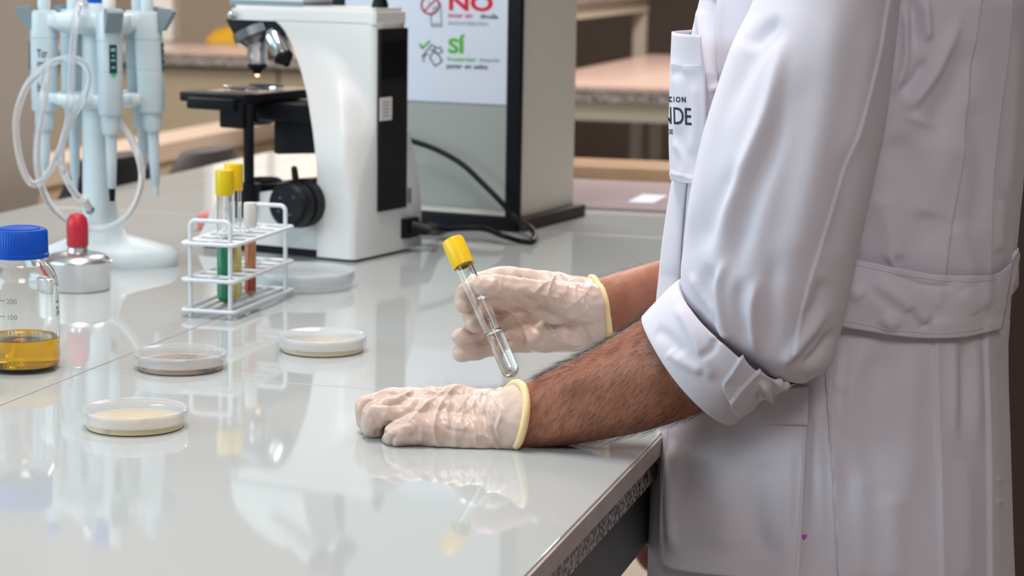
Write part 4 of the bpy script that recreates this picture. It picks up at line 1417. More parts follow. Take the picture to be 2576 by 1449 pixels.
pa_, pb_ = P(1305, 966, 1.846), P(1262, 1152, 1.846)
ax_l = np.cross(pa_ - pb_, np.array([.30, -1.0, .05]))
ax_l = ax_l / np.linalg.norm(ax_l)
if ax_l[0] < 0:
    ax_l = -ax_l
clip(glove_l, (pa_ + pb_) / 2, ax_l)
W_ = lambda *a: list(a)
relief(glove_l, fine_creases(38, (1050, 985, 1250, 1135), math.radians(82), 3) + fine_creases(8, (930, 1000, 1050, 1100), math.radians(60), 4) + [
    # long creases round the back of the hand
    ([(1180, 966), (1140, 985), (1112, 1015), (1096, 1050), (1095, 1100), (1118, 1145)], .0034, 7, 's'),
    ([(1170, 968), (1120, 985), (1070, 1020), (1040, 1050), (1015, 1062)], .0032, 8, 's'),
    ([(1190, 990), (1168, 1010), (1150, 1040)], .002, 5, 's'),
    ([(1195, 978), (1190, 1040), (1198, 1110), (1210, 1140)], .0014, 5, 's'),
    ([(1240, 985), (1228, 1010), (1232, 1060), (1245, 1110), (1262, 1146)], .0026, 5, 's'),
    ([(1215, 980), (1205, 1010), (1215, 1050)], .0016, 5, 's'),
    ([(1130, 1010), (1124, 1045), (1130, 1080)], .0014, 5, 's'),
    ([(1150, 1055), (1145, 1090), (1150, 1130)], .0012, 6, 's'),
    ([(1040, 985), (1000, 1000), (965, 1003)], .002, 6, 's'),
    ([(1030, 990), (1020, 1003), (965, 1012), (930, 1018)], -.002, 6, 'r'),
    ([(955, 1040), (985, 1055), (1000, 1062)], .0022, 6, 's'),
    ([(960, 1005), (990, 1020), (1020, 1030)], -.0016, 7, 'r'),
    ([(1010, 1060), (1040, 1062), (1060, 1090), (1055, 1120)], .0022, 6, 's'),
    ([(975, 1085), (990, 1100), (1000, 1125)], .0016, 5, 's'),
    ([(1045, 1085), (1030, 1105)], -.002, 6, 'r', .4),
    ([(930, 1050), (945, 1075), (965, 1088)], .0014, 5, 's'),
    ([(1080, 1000), (1060, 1040)], .0012, 6, 's'),
    ([(1160, 1000), (1165, 1030), (1160, 1060), (1170, 1090)], .001, 4, 's'),
    ([(1180, 1015), (1195, 1050), (1215, 1075)], .001, 4, 's'),
    ([(1110, 1060), (1135, 1075), (1170, 1080)], .0008, 4, 's'),
    ([(1200, 1090), (1225, 1100), (1245, 1120)], .001, 4, 's'),
    ([(1070, 980), (1110, 990), (1150, 985)], .0012, 5, 's'),
    ([(1085, 1110), (1110, 1120), (1160, 1122)], .0009, 5, 's'),
    ([(1245, 1000), (1262, 1040), (1250, 1075), (1262, 1110)], .0016, 4, 's'),
    # clefts between the bent fingers
    ([(1050, 1058), (1015, 1060), (990, 1064), (968, 1080), (960, 1100)], -.0036, 8, 'r', .2),
    ([(1040, 1018), (1000, 1012), (955, 1006), (925, 1012), (908, 1040), (906, 1070)], -.0034, 8, 'r', .2),
    ([(1010, 992), (960, 990), (925, 996)], -.002, 6, 'r', .2),
    ([(1000, 1090), (985, 1112), (990, 1128)], -.002, 6, 'r', .3),
    ([(960, 1072), (948, 1090), (950, 1102)], -.002, 6, 'r', .3),
    ([(1130, 975), (1100, 1000), (1075, 1035), (1060, 1056)], -.0022, 12, 'r'),
], lambda co, uv: .0006 * np.sin(uv[:, 0] * .11 + 2 * np.sin(uv[:, 1] * .05)) * np.sin(uv[:, 1] * .08 + uv[:, 0] * .02), ZT + .0006)


def rim_curve(o, p, n):         # open edge of the glove, as an ordered loop
    bm = bmesh.new()
    bm.from_mesh(o.data)
    be = [e for e in bm.edges if e.is_boundary]
    pts = np.array([v.co[:] for v in {v for e in be for v in e.verts}])
    bm.free()
    c = pts.mean(0)
    n = np.array(n) / np.linalg.norm(n)
    u = np.cross(n, [0, 1, 0])
    u /= np.linalg.norm(u)
    v = np.cross(n, u)
    a = np.arctan2((pts - c) @ v, (pts - c) @ u)
    rr = np.hypot((pts - c) @ v, (pts - c) @ u)
    o_ = np.argsort(a)
    A = np.linspace(-math.pi, math.pi, 60, endpoint=False)
    r2 = np.interp(A, a[o_], rr[o_], period=2 * math.pi)
    return [c + (u * math.cos(x) + v * math.sin(x)) * r for x, r in zip(A, r2)]


rl = rim_curve(glove_l, None, ax_l)
rl = [np.array([p[0], p[1], max(p[2], ZT + .0042)]) for p in rl]
MB().tube(rl, .0036, 10, closed=True).build('cuff_band', M['glove_band'], glove_l)

gr = MB()
hand_right(gr, .0008)
gr.grid(loft_px([((1400, 692), (1405, 886), 2.07, .026), ((1440, 694), (1450, 884), 2.075, .030), ((1490, 699), (1500, 868), 2.08, .036), ((1540, 690), (1560, 862), 2.085, .036)], 32, 10), True, True, True)
glove_r = remesh(gr, 'latex_glove', .00115, 11, M['glove'], body)
glove_r['label'] = 'latex glove on the hand holding the test tube'
pa2, pb2 = P(1491, 697, 2.08), P(1521, 866, 2.08)
ax_r = np.cross(pa2 - pb2, np.array([.22, -1.0, .0]))
ax_r = ax_r / np.linalg.norm(ax_r)
if ax_r[0] < 0:
    ax_r = -ax_r
clip(glove_r, (pa2 + pb2) / 2, ax_r)
relief(glove_r, fine_creases(32, (1300, 695, 1500, 860), math.radians(60), 5) + fine_creases(14, (1180, 690, 1310, 880), math.radians(70), 6) + [
    ([(1430, 692), (1395, 700), (1380, 725), (1368, 755), (1340, 770), (1310, 755)], .0030, 6, 's'),
    ([(1410, 705), (1370, 715), (1345, 735), (1330, 755)], .002, 5, 's'),
    ([(1480, 730), (1440, 765), (1400, 790)], .0016, 6, 's'),
    ([(1490, 760), (1460, 790), (1420, 800)], .0012, 5, 's'),
    ([(1340, 765), (1370, 820), (1400, 850), (1440, 862), (1500, 868)], .0028, 7, 's'),
    ([(1260, 770), (1300, 800), (1330, 850), (1345, 885)], .0018, 6, 's'),
    ([(1370, 810), (1420, 850), (1460, 880)], .0022, 6, 's'),
    ([(1400, 730), (1420, 750), (1410, 780)], .0012, 5, 's'),
    ([(1285, 680), (1310, 690), (1320, 705)], .0012, 5, 's'),
    ([(1250, 700), (1240, 715), (1262, 735)], .001, 5, 's'),
    ([(1260, 705), (1300, 712), (1340, 712)], -.0012, 8, 'r'),
    ([(1490, 715), (1470, 745), (1465, 770)], .0012, 5, 's'),
    ([(1500, 800), (1480, 830), (1500, 855)], .0014, 6, 's'),
    ([(1240, 775), (1255, 800), (1250, 830)], -.0016, 8, 'r'),
    ([(1440, 700), (1425, 720), (1420, 745)], .0014, 5, 's'),
    ([(1455, 705), (1445, 740), (1450, 770)], .0012, 5, 's'),
    ([(1300, 738), (1345, 760), (1390, 792), (1440, 820), (1495, 850)], -.0024, 9, 'r'),
    ([(1320, 790), (1350, 830), (1365, 870)], -.0018, 8, 'r'),
    ([(1375, 760), (1400, 770), (1440, 775)], .0012, 5, 's'),
    ([(1255, 735), (1262, 722), (1258, 706)], .0008, 4, 's'),
    ([(1215, 835), (1212, 848)], .0008, 4, 's', .3),
    ([(1185, 860), (1250, 862), (1300, 858)], -.002, 6, 'r'),
    ([(1185, 822), (1235, 800), (1290, 786)], -.002, 6, 'r'),
], lambda co, uv: .0005 * np.sin(uv[:, 0] * .12 + 2 * np.sin(uv[:, 1] * .06)) * np.sin(uv[:, 1] * .09 + uv[:, 0] * .03))
MB().tube(rim_curve(glove_r, None, ax_r), .0031, 10, closed=True).build('cuff_band', M['glove_band'], glove_r)

# hair on the forearms ------------------------------------------------
co, no = get_co_no(body.data)
uv = project(co)


def grow(idx, n, flow, lmin, lmax, rad):
    mb_v, mb_f = [], []
    ch = NP.choice(idx, n)
    for i in ch:
        p = co[i] + NP.normal(0, .0012, 3)
        nn = no[i]
        fl = np.array(flow(uv[i])) + NP.normal(0, .15, 3)
        fl = fl - nn * (fl @ nn)
        fl /= np.linalg.norm(fl) + 1e-9
        L = NP.uniform(lmin, lmax)
        lift = NP.uniform(.12, .5)
        side = np.cross(nn, fl)
        curl = NP.normal(0, .25)
        pts = [p - nn * .0008]
        for k in (1, 2, 3):
            s = k / 3
            pts.append(p + fl * L * s + nn * L * lift * s * (1 - .5 * s) + side * curl * L * s * s)
        base = len(mb_v)
        for k, q in enumerate(pts):
            r = rad * (1 - .8 * k / 3)
            for a in range(3):
                t = a * 2.094
                mb_v.append(q + side * (r * math.cos(t)) + nn * (r * math.sin(t)))
        for k in range(3):
            for a in range(3):
                b2_ = (a + 1) % 3
                mb_f.append((base + 3 * k + a, base + 3 * k + b2_, base + 3 * k + 3 + b2_, base + 3 * k + 3 + a))
    return mb_v, mb_f


cam_p = np.array([0, 0, ZT + CAM_H])
fc = np.sum((cam_p - co) * no, 1)
selL = np.where((uv[:, 0] > 1346 - (uv[:, 1] - 1000) * .12) & (uv[:, 0] < 1800) & (uv[:, 1] > 760) & (uv[:, 1] < 1135) & (co[:, 1] < 1.93) & (co[:, 2] < ZT + .17) & (fc > -.6))[0]
v_, f_ = grow(selL, 3400, lambda q: (-.62, .0, -.85 if q[1] > 900 else -.25), .008, .019, .00008)
mesh_obj('arm_hair', v_, f_, M['hair'], body)['kind'] = 'stuff'
selT = np.where((uv[:, 0] > 1350) & (uv[:, 0] < 1640) & (co[:, 1] < 1.93) & (co[:, 2] < ZT + .17) & (no[:, 2] > .75))[0]
v_, f_ = grow(selT, 600, lambda q: (-.9, -.1, .35), .008, .015, .00008)
mesh_obj('arm_hair', v_, f_, M['hair'], body)['kind'] = 'stuff'
selR = np.where((uv[:, 0] > 1515) & (uv[:, 0] < 1680) & (co[:, 1] > 2.0) & (co[:, 2] < ZT + .2) & (co[:, 2] > ZT))[0]
v_, f_ = grow(selR, 420, lambda q: (-.8, .0, .2 if q[1] < 720 else -.4), .006, .011, .00007)
mesh_obj('arm_hair', v_, f_, M['hair'], body)['kind'] = 'stuff'

def outward(o):
    me = o.data
    co, no = get_co_no(me)
    if np.sum((co - co.mean(0)) * no * np.array([1, 1, 0])) < 0:
        me.flip_normals()
        me.update()
    return o


# lab coat -----------------------------------------------------------
SEG = 640
prof = [  # photograph row, left outline, right outline, half width across, exponent
    (-560, 2040, 2210, .07, 2.1), (-500, 2000, 2250, .09, 2.1), (-440, 1930, 2330, .14, 2.2), (-330, 1865, 2460, .185, 2.3), (-150, 1800, 2560, .19, 2.4), (0, 1757, 2592, .19, 2.5), (80, 1737, 2592, .19, 2.5),
    (170, 1712, 2588, .19, 2.5), (300, 1700, 2582, .187, 2.5), (460, 1694, 2571, .183, 2.5), (600, 1690, 2556, .18, 2.5), (740, 1684, 2540, .178, 2.5), (850, 1672, 2532, .18, 2.5), (960, 1658, 2536, .183, 2.5), (1080, 1646, 2541, .187, 2.5),
    (1200, 1639, 2545, .19, 2.5), (1320, 1634, 2549, .192, 2.5), (1449, 1630, 2555, .195, 2.5), (1800, 1620, 2570, .20, 2.4), (2200, 1606, 2590, .21, 2.3)]
pr_ = np.array(prof, float)
rows = []
ths = np.linspace(0, 2 * math.pi, SEG, endpoint=False)
YC = PC[1]
for py in np.concatenate([np.linspace(-560, -40, 30), np.linspace(-30, 1480, 330), np.linspace(1500, 2200, 30)]):
    xl_, xr_, hw, ex = [np.interp(py, pr_[:, 0], pr_[:, k]) for k in (1, 2, 3, 4)]
    z = P(2112, py, YC)[2]
    cx, af = (P((xl_ + xr_) / 2, py, YC)[0]), .155
    for it in range(5):
        ct, st_ = np.cos(ths), np.sin(ths)
        f = af * np.sign(ct) * np.abs(ct) ** (2 / ex)
        l = hw * np.sign(st_) * np.abs(st_) ** (2 / ex)
        pts = np.stack([cx + Fv[0] * f + Lv[0] * l, YC + Fv[1] * f + Lv[1] * l, np.full(SEG, z)], 1)
        q = project(pts)[:, 0]
        mn, mx = q.min(), q.max()
        sc = YC / F_PX
        af *= 1 + ((xr_ - xl_) - (mx - mn)) / (mx - mn) * 1.05
        cx += ((xl_ + xr_) / 2 - (mn + mx) / 2) * sc
    rows.append(pts)
rows = np.array(rows)
mb = MB()
mb.grid(rows, True)
coat = mesh_obj('lab_coat', mb.v, mb.f, M['cloth'], body)

coat_str = [
    # back pleats above the belt
    ([(2548, -60), (2532, 140), (2510, 310), (2494, 500), (2480, 780)], .0050, 16, 'L', .02),
    ([(2475, -60), (2442, 200), (2418, 420), (2392, 580), (2366, 780)], .0034, 22, 'L', .02),
    ([(2420, 20), (2385, 110), (2350, 185), (2300, 250), (2262, 285)], .0052, 16, 'r', .3),
    ([(2262, 285), (2320, 305), (2370, 330)], .0028, 14, 'r', .4),
    ([(2440, 90), (2420, 180), (2370, 280), (2310, 370)], -.0050, 34, 'r', .3),
    ([(2325, -20), (2330, 60), (2335, 110)], .0050, 12, 'r', .3),
    ([(2295, -20), (2300, 60), (2300, 130)], -.0050, 12, 'r', .3),
    ([(2275, 10), (2278, 90), (2272, 170), (2240, 250)], .0042, 10, 'r', .2),
    ([(2330, 140), (2300, 200), (2262, 240)], -.0050, 16, 'r', .3),
    ([(2240, 330), (2290, 420), (2330, 520), (2340, 650)], -.0045, 44, 'r'),
    ([(2400, 330), (2350, 460), (2330, 560)], .0040, 40, 'r'),
    ([(2210, 480), (2240, 580), (2250, 660)], .0035, 28, 'r'),
    ([(2230, 630), (2246, 665), (2262, 700)], .0030, 9, 'r', .4),
    ([(2400, 560), (2430, 640), (2440, 720)], .0028, 22, 'r'),
    ([(2440, 240), (2470, 420), (2450, 600)], -.0034, 26, 'r'),
    ([(2520, 500), (2510, 640)], .0028, 12, 'r'),
    ([(2560, 60), (2548, 300), (2530, 520)], .0030, 14, 'r'),
    # front, left of the sleeve
    ([(1757, 20), (1764, 90), (1790, 240), (1792, 320)], .0036, 9, 'r', .1),
    ([(1788, -20), (1780, 60), (1790, 150), (1802, 230)], -.0052, 10, 'r', .1),
    ([(1816, -20), (1812, 60), (1806, 150), (1800, 240)], .0036, 9, 'r', .1),
    ([(1700, 480), (1712, 600), (1700, 700)], .0026, 14, 'r'),
    # skirt
    ([(2350, 800), (2352, 950), (2357, 1150), (2364, 1500), (2375, 2150)], .0042, 16, 'R', .02),
    ([(2472, 800), (2474, 950), (2480, 1150), (2487, 1500), (2500, 2150)], .0040, 16, 'R', .02),
    ([(2076, 890), (2086, 1050), (2096, 1250), (2109, 1500), (2125, 2150)], .0026, 10, 'R', .03),
    ([(2425, 830), (2428, 950), (2416, 1150)], -.0040, 20, 'r', .35),
    ([(2395, 830), (2398, 960), (2402, 1130)], .0034, 15, 'r', .35),
    ([(2450, 830), (2452, 960), (2455, 1150)], .0034, 15, 'r', .35),
    ([(2190, 830), (2150, 930), (2130, 1030), (2130, 1200)], .0040, 24, 'r', .3),
    ([(2120, 870), (2105, 960), (2110, 1100)], .0030, 12, 'r', .3),
    ([(2250, 840), (2215, 950), (2200, 1080), (2205, 1280)], -.0046, 38, 'r', .3),
    ([(2300, 850), (2285, 1050), (2290, 1330)], .0042, 38, 'r', .3),
    ([(2110, 960), (2120, 1080), (2140, 1320)], -.0028, 22, 'r'),
    ([(2240, 1230), (2250, 1350), (2240, 1480)], .0034, 32, 'r'),
    ([(2160, 1180), (2170, 1330), (2160, 1480)], .0026, 28, 'r'),
    ([(2510, 850), (2522, 1000), (2528, 1200), (2530, 1480)], -.0030, 14, 'r'),
    ([(2420, 1150), (2430, 1300), (2425, 1480)], .0026, 26, 'r'),
    ([(2490, 1210), (2515, 1205), (2540, 1192)], .0016, 6, 'r', .3),
    ([(2490, 1260), (2510, 1262), (2530, 1258)], .0016, 6, 'r', .3),
    ([(1660, 1080), (1672, 1200), (1668, 1380)], .0022, 10, 'r'),
    ([(2050, 990), (2060, 1150), (2070, 1400)], .0026, 14, 'r'),
]
rngp = NP.uniform(0, 6.28, 8)


def soft(co, uv):
    x, z = uv[:, 0], uv[:, 1]
    return .0011 * (np.sin(x * .017 + z * .0035 + rngp[0]) + .5 * np.sin(x * .043 - z * .004 + rngp[1]) * np.sin(z * .006 + rngp[2]))


outward(coat)
relief(coat, coat_str, soft)


def face_out(o):                # cloth pieces: normals away from the body, so that thickness grows outwards
    me = o.data
    co, no = get_co_no(me)
    if np.sum((np.array([0, 0, ZT + CAM_H]) - co) * no) < 0:
        me.flip_normals()
        me.update()
    return o


def bvh(o):
    me = o.data
    return BVHTree.FromPolygons([v.co[:] for v in me.vertices], [p.vertices[:] for p in me.polygons])


coat_b = bvh(coat)


def cast(tree, px, py):
    d = Vector(ray(px, py)).normalized()
    return tree.ray_cast(Vector((0, 0, ZT + CAM_H)), d)


def patch(name, tree, tl_, tr_, bl_, br_, off, nu, nv, parent, m, thick=.0016, edge=None, bulge=0.0, roundb=0):
    """a cloth piece laid on the coat: corners or polylines in the photograph, offset from the cloth"""
    top = catmull([tl_, tr_] if len(np.shape(tl_)) == 1 else tl_, nu)
    bot = catmull([bl_, br_] if len(np.shape(bl_)) == 1 else bl_, nu)
    G = np.full((nv, nu, 3), np.nan)
    Y = np.full((nv, nu), np.nan)
    for i in range(nv):
        t = i / (nv - 1)
        for j in range(nu):
            s = j / (nu - 1)
            pp = top[j] * (1 - t) + bot[j] * t
            h = cast(tree, *pp)
            if h[0] is not None:
                Y[i, j] = h[0].y
    for i in range(nv):
        ok = ~np.isnan(Y[i])
        Y[i] = np.interp(np.arange(nu), np.where(ok)[0], Y[i][ok]) if ok.any() else 1.9
    for _ in range(3):
        Y[1:-1] = (Y[:-2] + Y[1:-1] * 2 + Y[2:]) / 4
        Y[:, 1:-1] = (Y[:, :-2] + Y[:, 1:-1] * 2 + Y[:, 2:]) / 4
    for i in range(nv):
        t = i / (nv - 1)
        for j in range(nu):
            s = j / (nu - 1)
            pp = top[j] * (1 - t) + bot[j] * t
            bl2 = bulge * math.sin(math.pi * s) * (1 - t * .6)
            ex = edge(s, t) if edge else 0
            G[i, j] = P(pp[0], pp[1], Y[i, j] - off - bl2 - ex)
    mbp = MB()
    mbp.grid(G, False)
    o = face_out(mesh_obj(name, mbp.v, mbp.f, m, parent))
    md = o.modifiers.new('s', 'SOLIDIFY')
    md.thickness = thick
    md.offset = 1
    return o


def seam_line(tree, pts, parent, r=.0004, off=.0002, n=60, name='seam', m=None, dash=False):
    pl = catmull(pts, n)
    mbs = MB()
    run = []
    for i, p in enumerate(pl):
        h = cast(tree, *p)
        if h[0] is not None:
            run.append(h[0] + h[1] * off if h[1].y < 0 else h[0] - h[1] * off)
    if dash:
        for i in range(0, len(run) - 2, 2):
            mbs.tube([run[i], run[i + 1]], r, 5)
    else:
        mbs.tube(run, r, 6)
    o = mbs.build(name, m or M['thread'], parent)
    o['kind'] = 'stuff'
    return o


# sleeve of the near arm
SL = [((2110, -475), (2190, -475), 1.93, .02), ((2060, -455), (2250, -455), 1.90, .05), ((2010, -400), (2300, -405), 1.85, .075), ((1985, -300), (2320, -330), 1.80, .085), ((1935, -120), (2275, -110), 1.79, .088), ((1898, 0), (2256, 0), 1.785, .088), ((1850, 110), (2240, 150), 1.78, .088), ((1795, 255), (2222, 310), 1.775, .086),
      ((1748, 440), (2192, 450), 1.77, .084), ((1722, 600), (2156, 620), 1.768, .082), ((1712, 690), (2132, 730), 1.768, .080), ((1722, 765), (2108, 830), 1.77, .076), ((1772, 840), (2086, 912), 1.772, .066), ((1850, 900), (2030, 952), 1.776, .050)]
mb = MB()
mb.grid(loft_px(SL, 400, 380), True)
sleeve = mesh_obj('sleeve', mb.v, mb.f, M['cloth'], coat)
sl_str = [
    ([(2240, -40), (2210, 120), (2175, 256), (2108, 480), (2042, 690), (1988, 900)], .0022, 14, 'R', .02),
    ([(1985, 60), (1960, 160), (1935, 270), (1898, 370), (1852, 480), (1820, 590), (1795, 720)], .0075, 20, 'r', .3),
    ([(1985, 220), (1940, 370), (1895, 490), (1862, 610), (1840, 740)], -.0060, 26, 'r', .3),
    ([(1990, 60), (1925, 110), (1870, 190), (1815, 330)], -.0048, 24, 'r', .3),
    ([(1975, 40), (1915, 85), (1875, 130)], -.0045, 16, 'r', .35),
    ([(1900, 20), (1845, 180), (1795, 320), (1762, 480), (1735, 640)], .0050, 20, 'r', .2),
    ([(1870, 400), (1805, 520), (1765, 650)], -.0045, 24, 'r', .3),
    ([(2010, 150), (2000, 350), (1960, 560), (1900, 760)], -.0030, 50, 'r'),
    ([(2100, -20), (2080, 250), (2030, 500), (1985, 700)], .0034, 44, 'r'),
    ([(1830, 640), (1812, 715), (1820, 795), (1850, 890)], .0050, 11, 'r', .3),
    ([(1795, 660), (1772, 730), (1790, 810)], -.0048, 18, 'r', .3),
    ([(1735, 680), (1760, 740), (1800, 800)], .0030, 10, 'r', .3),
    ([(1868, 690), (1858, 780), (1880, 890)], -.0044, 16, 'r', .3),
    ([(1905, 690), (1890, 800), (1905, 910)], .0040, 14, 'r', .3),
    ([(2090, 760), (2040, 830), (1990, 890), (1960, 930)], .0048, 15, 'r', .3),
    ([(2100, 820), (2065, 880), (2015, 930)], -.0040, 12, 'r', .3),
    ([(1960, 620), (1940, 760), (1945, 900)], -.0032, 24, 'r', .3),
    ([(2075, 690), (2060, 760), (2020, 830)], -.0040, 20, 'r', .3),
    ([(1800, 800), (1820, 830), (1850, 845)], .0026, 8, 'r', .4),
    ([(2205, 40), (2165, 260), (2125, 430)], .0024, 28, 'r'),
    ([(2150, 330), (2120, 500), (2080, 650)], -.0022, 26, 'r'),
]
outward(sleeve)
relief(sleeve, sl_str, soft)

CU = [((1640, 800), (1858, 1030), 1.79, .055, (-12, 10)), ((1612, 803), (1846, 1056), 1.79, .063, (-18, 15)), ((1616, 790), (1856, 1054), 1.788, .067, (-20, 17)), ((1648, 760), (1895, 1025), 1.783, .071, (-24, 20)), ((1680, 730), (1950, 988), 1.778, .073, (-28, 24)),
      ((1700, 714), (2000, 958), 1.775, .074, (-30, 26)), ((1709, 712), (2012, 948), 1.774, .073, (-30, 26)), ((1722, 735), (1990, 935), 1.774, .066, (-28, 24))]
mb = MB()
mb.grid(loft_px(CU, 360, 150), True)
cuff = mesh_obj('rolled_cuff', mb.v, mb.f, M['cloth'], coat)
outward(cuff)
relief(cuff, [
    ([(1866, 892), (1842, 930), (1819, 966), (1836, 1010), (1852, 1056)], .0045, 9, 'R', .05),
    ([(1922, 916), (1880, 958), (1832, 1004)], .004, 9, 'R', .05),
    ([(1700, 760), (1740, 830), (1770, 900), (1800, 960)], .0035, 16, 'r'),
    ([(1680, 880), (1720, 910), (1775, 935)], .0035, 14, 'r'),
    ([(1760, 900), (1790, 880), (1800, 850)], -.003, 10, 'r'),
    ([(1905, 960), (1925, 975), (1935, 1000), (1960, 1000)], .006, 9, 'r', .3),
    ([(1900, 985), (1920, 1010), (1905, 1040)], -.005, 9, 'r', .3),
    ([(1950, 950), (1965, 970), (1990, 965)], .005, 9, 'r', .3),
    ([(1640, 830), (1680, 850), (1720, 900)], -.0025, 18, 'r'),
], soft)

# sleeve of the far arm, behind the chest
SLF = [((1960, -330), (2260, -330), 2.15, .08), ((1930, 0), (2230, 0), 2.16, .085), ((1860, 350), (2150, 400), 2.165, .08), ((1790, 600), (2080, 700), 2.165, .075), ((1740, 640), (1990, 800), 2.16, .065)]
mb = MB()
mb.grid(loft_px(SLF, 60, 50), True)
mesh_obj('sleeve', mb.v, mb.f, M['cloth'], coat)

# chest pocket, its hem and the embroidered words
cp_l = [(1689, 80), (1685, 170), (1682, 250), (1679, 330), (1680, 400), (1683, 452)]
LP = catmull(cp_l, 50)
RP = catmull([(1760, 88), (1768, 170), (1772, 260), (1772, 340), (1760, 420), (1742, 462)], 50)
G = []
YP = 1.845
for i in range(50):
    row = []
    for j in range(24):
        s = j / 23
        e_ = s ** 1.5
        p = LP[i] * (1 - e_) + RP[i] * e_
        # the pocket curves round the chest: its outer edge turns away from the lens
        row.append(P(p[0], p[1] + 3 * math.sin(math.pi * s), YP - .034 * s + .05 * (1 - s) ** 3))
    # wraps out of sight
    wrap = [P(LP[i][0] + 1.1 * k ** 1.7, LP[i][1] - .55 * k, YP + .05 + .0065 * k) for k in range(9, 0, -1)]
    G.append(wrap + row)
mb = MB()
mb.grid(G, False)
pocket = mesh_obj('chest_pocket', mb.v, mb.f, M['cloth'], coat)
face_out(pocket)
relief(pocket, [([(1700, 180), (1712, 260), (1705, 340)], .003, 14, 'r'), ([(1745, 200), (1750, 300), (1740, 400)], .003, 12, 'r'), ([(1690, 350), (1720, 400), (1715, 450)], .002, 10, 'r'),
                ([(1687, 165), (1725, 176), (1768, 178)], .0024, 4, 'R', .02), ([(1680, 432), (1710, 440), (1742, 446)], .002, 4, 'L', .02), ([(1762, 90), (1764, 170)], .002, 5, 's', .1)], soft)
md = pocket.modifiers.new('s', 'SOLIDIFY')
md.thickness = .0012
md.offset = -1
pock_b = bvh(pocket)
for line in ([(1686, 160), (1725, 167), (1764, 166)], [(1682, 436), (1712, 444), (1742, 452)]):
    seam_line(pock_b, line, pocket, .0003, .0001, 34, 'stitching')


def on_pocket(px, py, h, slant=.08):
    def fn(x, y):
        p = (px + x * h - y * h * .03, py - y * h + x * h * slant)
        p = (max(p[0], 1680.5), p[1])
        hit = cast(pock_b, *p)
        if hit[0] is None:
            hit = cast(pock_b, p[0] + 5, p[1])
        if hit[0] is None:
            return tuple(P(p[0], p[1], YP))
        return tuple(P(p[0], p[1], hit[0].y - .0007))
    return fn


text('embroidered_word', 'ACION', M['ink'], pocket, on_pocket(1669, 256, 13.5, .02), 1.4, .045, .76, spacing=1.35, clip_x=(1682 - 1669) / 13.5, fine=2)
text('embroidered_word', 'NDE', M['ink'], pocket, on_pocket(1662, 310, 44, .06), 1.4, .010, .64, spacing=.96, clip_x=(1681.5 - 1662) / 44, fine=4)
text('embroidered_word', 'DIE', M['ink'], pocket, on_pocket(1679, 337, 12, .02), 1.4, .04, .55, spacing=1.0, clip_x=(1681 - 1679) / 12, fine=2)
# front edge flap hanging open below the pocket
G = []
fl = catmull([(1692, 440), (1678, 520), (1664, 620), (1656, 700), (1650, 760), (1648, 830)], 40)
fr2 = catmull([(1730, 440), (1722, 520), (1714, 620), (1710, 700), (1708, 760), (1706, 830)], 40)
yr = [cast(coat_b, *q)[0] for q in fr2]
yr = [h.y if h is not None else 1.86 for h in yr]
for i in range(40):
    G.append([P(*(fl[i] * (1 - s) + fr2[i] * s), yr[i] - .0025 + .045 * (1 - s) ** 2) for s in np.linspace(0, 1, 12)])
mb = MB()
mb.grid(G, False)
flap = mesh_obj('front_placket', mb.v, mb.f, M['cloth'], coat)
face_out(flap)
md = flap.modifiers.new('s', 'SOLIDIFY')
md.thickness = .003
# hip pocket
hip = patch('hip_pocket', coat_b, [(1668, 1052), (1760, 1020), (1900, 985), (2034, 972)], None, [(1664, 1400), (1700, 1432), (1850, 1452), (2012, 1460)], None, .004, 60, 70, coat, M['cloth'], .0016, None, .004)
hipb = patch('pocket_band', coat_b, [(1668, 1050), (1760, 1018), (1900, 983), (2036, 970)], None, [(1668, 1072), (1760, 1062), (1900, 1066), (2032, 1070)], None, .0055, 60, 14, hip, M['cloth'], .0016, None, .004)
relief(hip, [([(1990, 1100), (1985, 1250), (1975, 1440)], .002, 12, 'r'), ([(1700, 1100), (1690, 1250), (1700, 1400)], .003, 12, 'r'), ([(1800, 1100), (1840, 1250), (1820, 1400)], .003, 40, 'r'),
             ([(1930, 1150), (1900, 1280), (1940, 1420)], -.003, 30, 'r')], soft)
hip_b = bvh(hip)
seam_line(hip_b, [(2022, 1075), (2016, 1200), (2008, 1330), (2000, 1440)], hip, .0003, .0017, 90, 'stitching')
seam_line(hip_b, [(1685, 1075), (1674, 1200), (1668, 1300), (1672, 1395)], hip, .0003, .0017, 70, 'stitching')
# back belt with its buttoned end
belt = patch('belt', coat_b, [(2120, 648), (2148, 652), (2250, 672), (2350, 690), (2440, 693), (2500, 690), (2540, 660)], None,
             [(2085, 810), (2110, 817), (2210, 836), (2300, 849), (2360, 851), (2430, 845), (2515, 826)], None, .0075, 90, 34, coat, M['cloth'], .002, lambda s, t: .004 * math.sin(math.pi * t), .0)
relief(belt, [([(2130, 716), (2200, 770), (2260, 830)], .005, 18, 'r'), ([(2190, 700), (2280, 760), (2340, 820)], .004, 18, 'r'), ([(2160, 735), (2230, 800)], -.004, 16, 'r'),
              ([(2240, 690), (2320, 715), (2400, 722)], -.003, 9, 'r'), ([(2280, 770), (2330, 830)], -.003, 14, 'r'), ([(2420, 730), (2450, 790)], .002, 16, 'r')], soft)
bel_b = bvh(belt)
seam_line(bel_b, [(2148, 666), (2250, 686), (2350, 703), (2440, 707), (2500, 703)], belt, .0003, .0021, 110, 'stitching')
seam_line(bel_b, [(2112, 802), (2210, 821), (2300, 834), (2360, 837), (2430, 831), (2470, 824)], belt, .0003, .0021, 110, 'stitching')
G = []
lA = catmull([(2562, 632), (2530, 678), (2510, 715), (2488, 770), (2474, 810), (2478, 842)], 40)
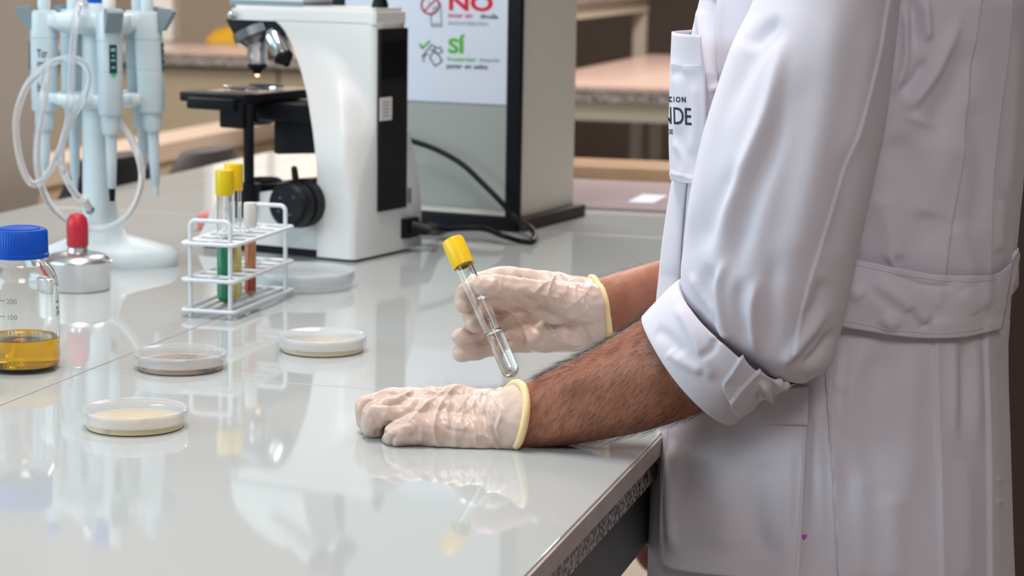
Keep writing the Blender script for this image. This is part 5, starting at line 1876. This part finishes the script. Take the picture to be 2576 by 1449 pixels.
lB = catmull([(2567, 640), (2563, 668), (2556, 710), (2540, 758), (2522, 800), (2482, 838)], 40)
for i in range(40):
    t = i / 39
    row = []
    for s in np.linspace(0, 1, 14):
        p = lA[i] * (1 - s) + lB[i] * s
        row.append(P(p[0], p[1], 1.895 - .012 * math.sin(math.pi * t) + .03 * s - .004 * math.sin(math.pi * s)))
    G.append(row)
mb = MB()
mb.grid(G, False)
bend_ = mesh_obj('belt_end', mb.v, mb.f, M['cloth'], coat)
face_out(bend_)
md = bend_.modifiers.new('s', 'SOLIDIFY')
md.thickness = .0032
be_b = bvh(bend_)
seam_line(be_b, [(2526, 700), (2512, 735), (2502, 770), (2498, 788)], bend_, .0011, .001, 20, 'buttonhole', M['cloth_in'])
# back strap loop that stands off the coat at the far right
G = []
for i, t in enumerate(np.linspace(0, 1, 24)):
    p = catmull([(2500, 690), (2535, 665), (2556, 640), (2563, 625), (2553, 620)], 24)[i]
    G.append([P(p[0], p[1] + d_, 1.905 + .05 * t) for d_ in (0, 30, 60, 90)])
mb = MB()
mb.grid(G, False)
lp_ = mesh_obj('belt_loop', mb.v, mb.f, M['cloth'], coat)
face_out(lp_)
md = lp_.modifiers.new('s', 'SOLIDIFY')
md.thickness = .003
# seams and a small stain
sl_b = bvh(sleeve)
seam_line(coat_b, [(2077, 915), (2087, 1060), (2097, 1250), (2110, 1445)], coat, .0006, .0003, 60)
hs = cast(coat_b, 2024, 1350)
if hs[0] is not None:
    sv = MB()
    pts = [(2017, 1346), (2022, 1344), (2026, 1346), (2031, 1345), (2029, 1352), (2023, 1359), (2018, 1352)]
    sv.add([P(a, b, cast(coat_b, a, b)[0].y - .0007) for a, b in pts], [tuple(range(7))])
    sv.build('ink_stain', M['purple'], coat, False)
# collar of the coat, above the frame
rows = []
for z, rr in ((1.44, .085), (1.49, .075), (1.53, .078)):
    rows.append([PF(-.01 + rr * math.cos(q) * 1.1, rr * math.sin(q), z + .02 * (math.cos(q) < 0)) for q in np.linspace(0, 2 * math.pi, 40, endpoint=False)])
MB().grid(rows, True).build('collar', M['cloth'], coat)
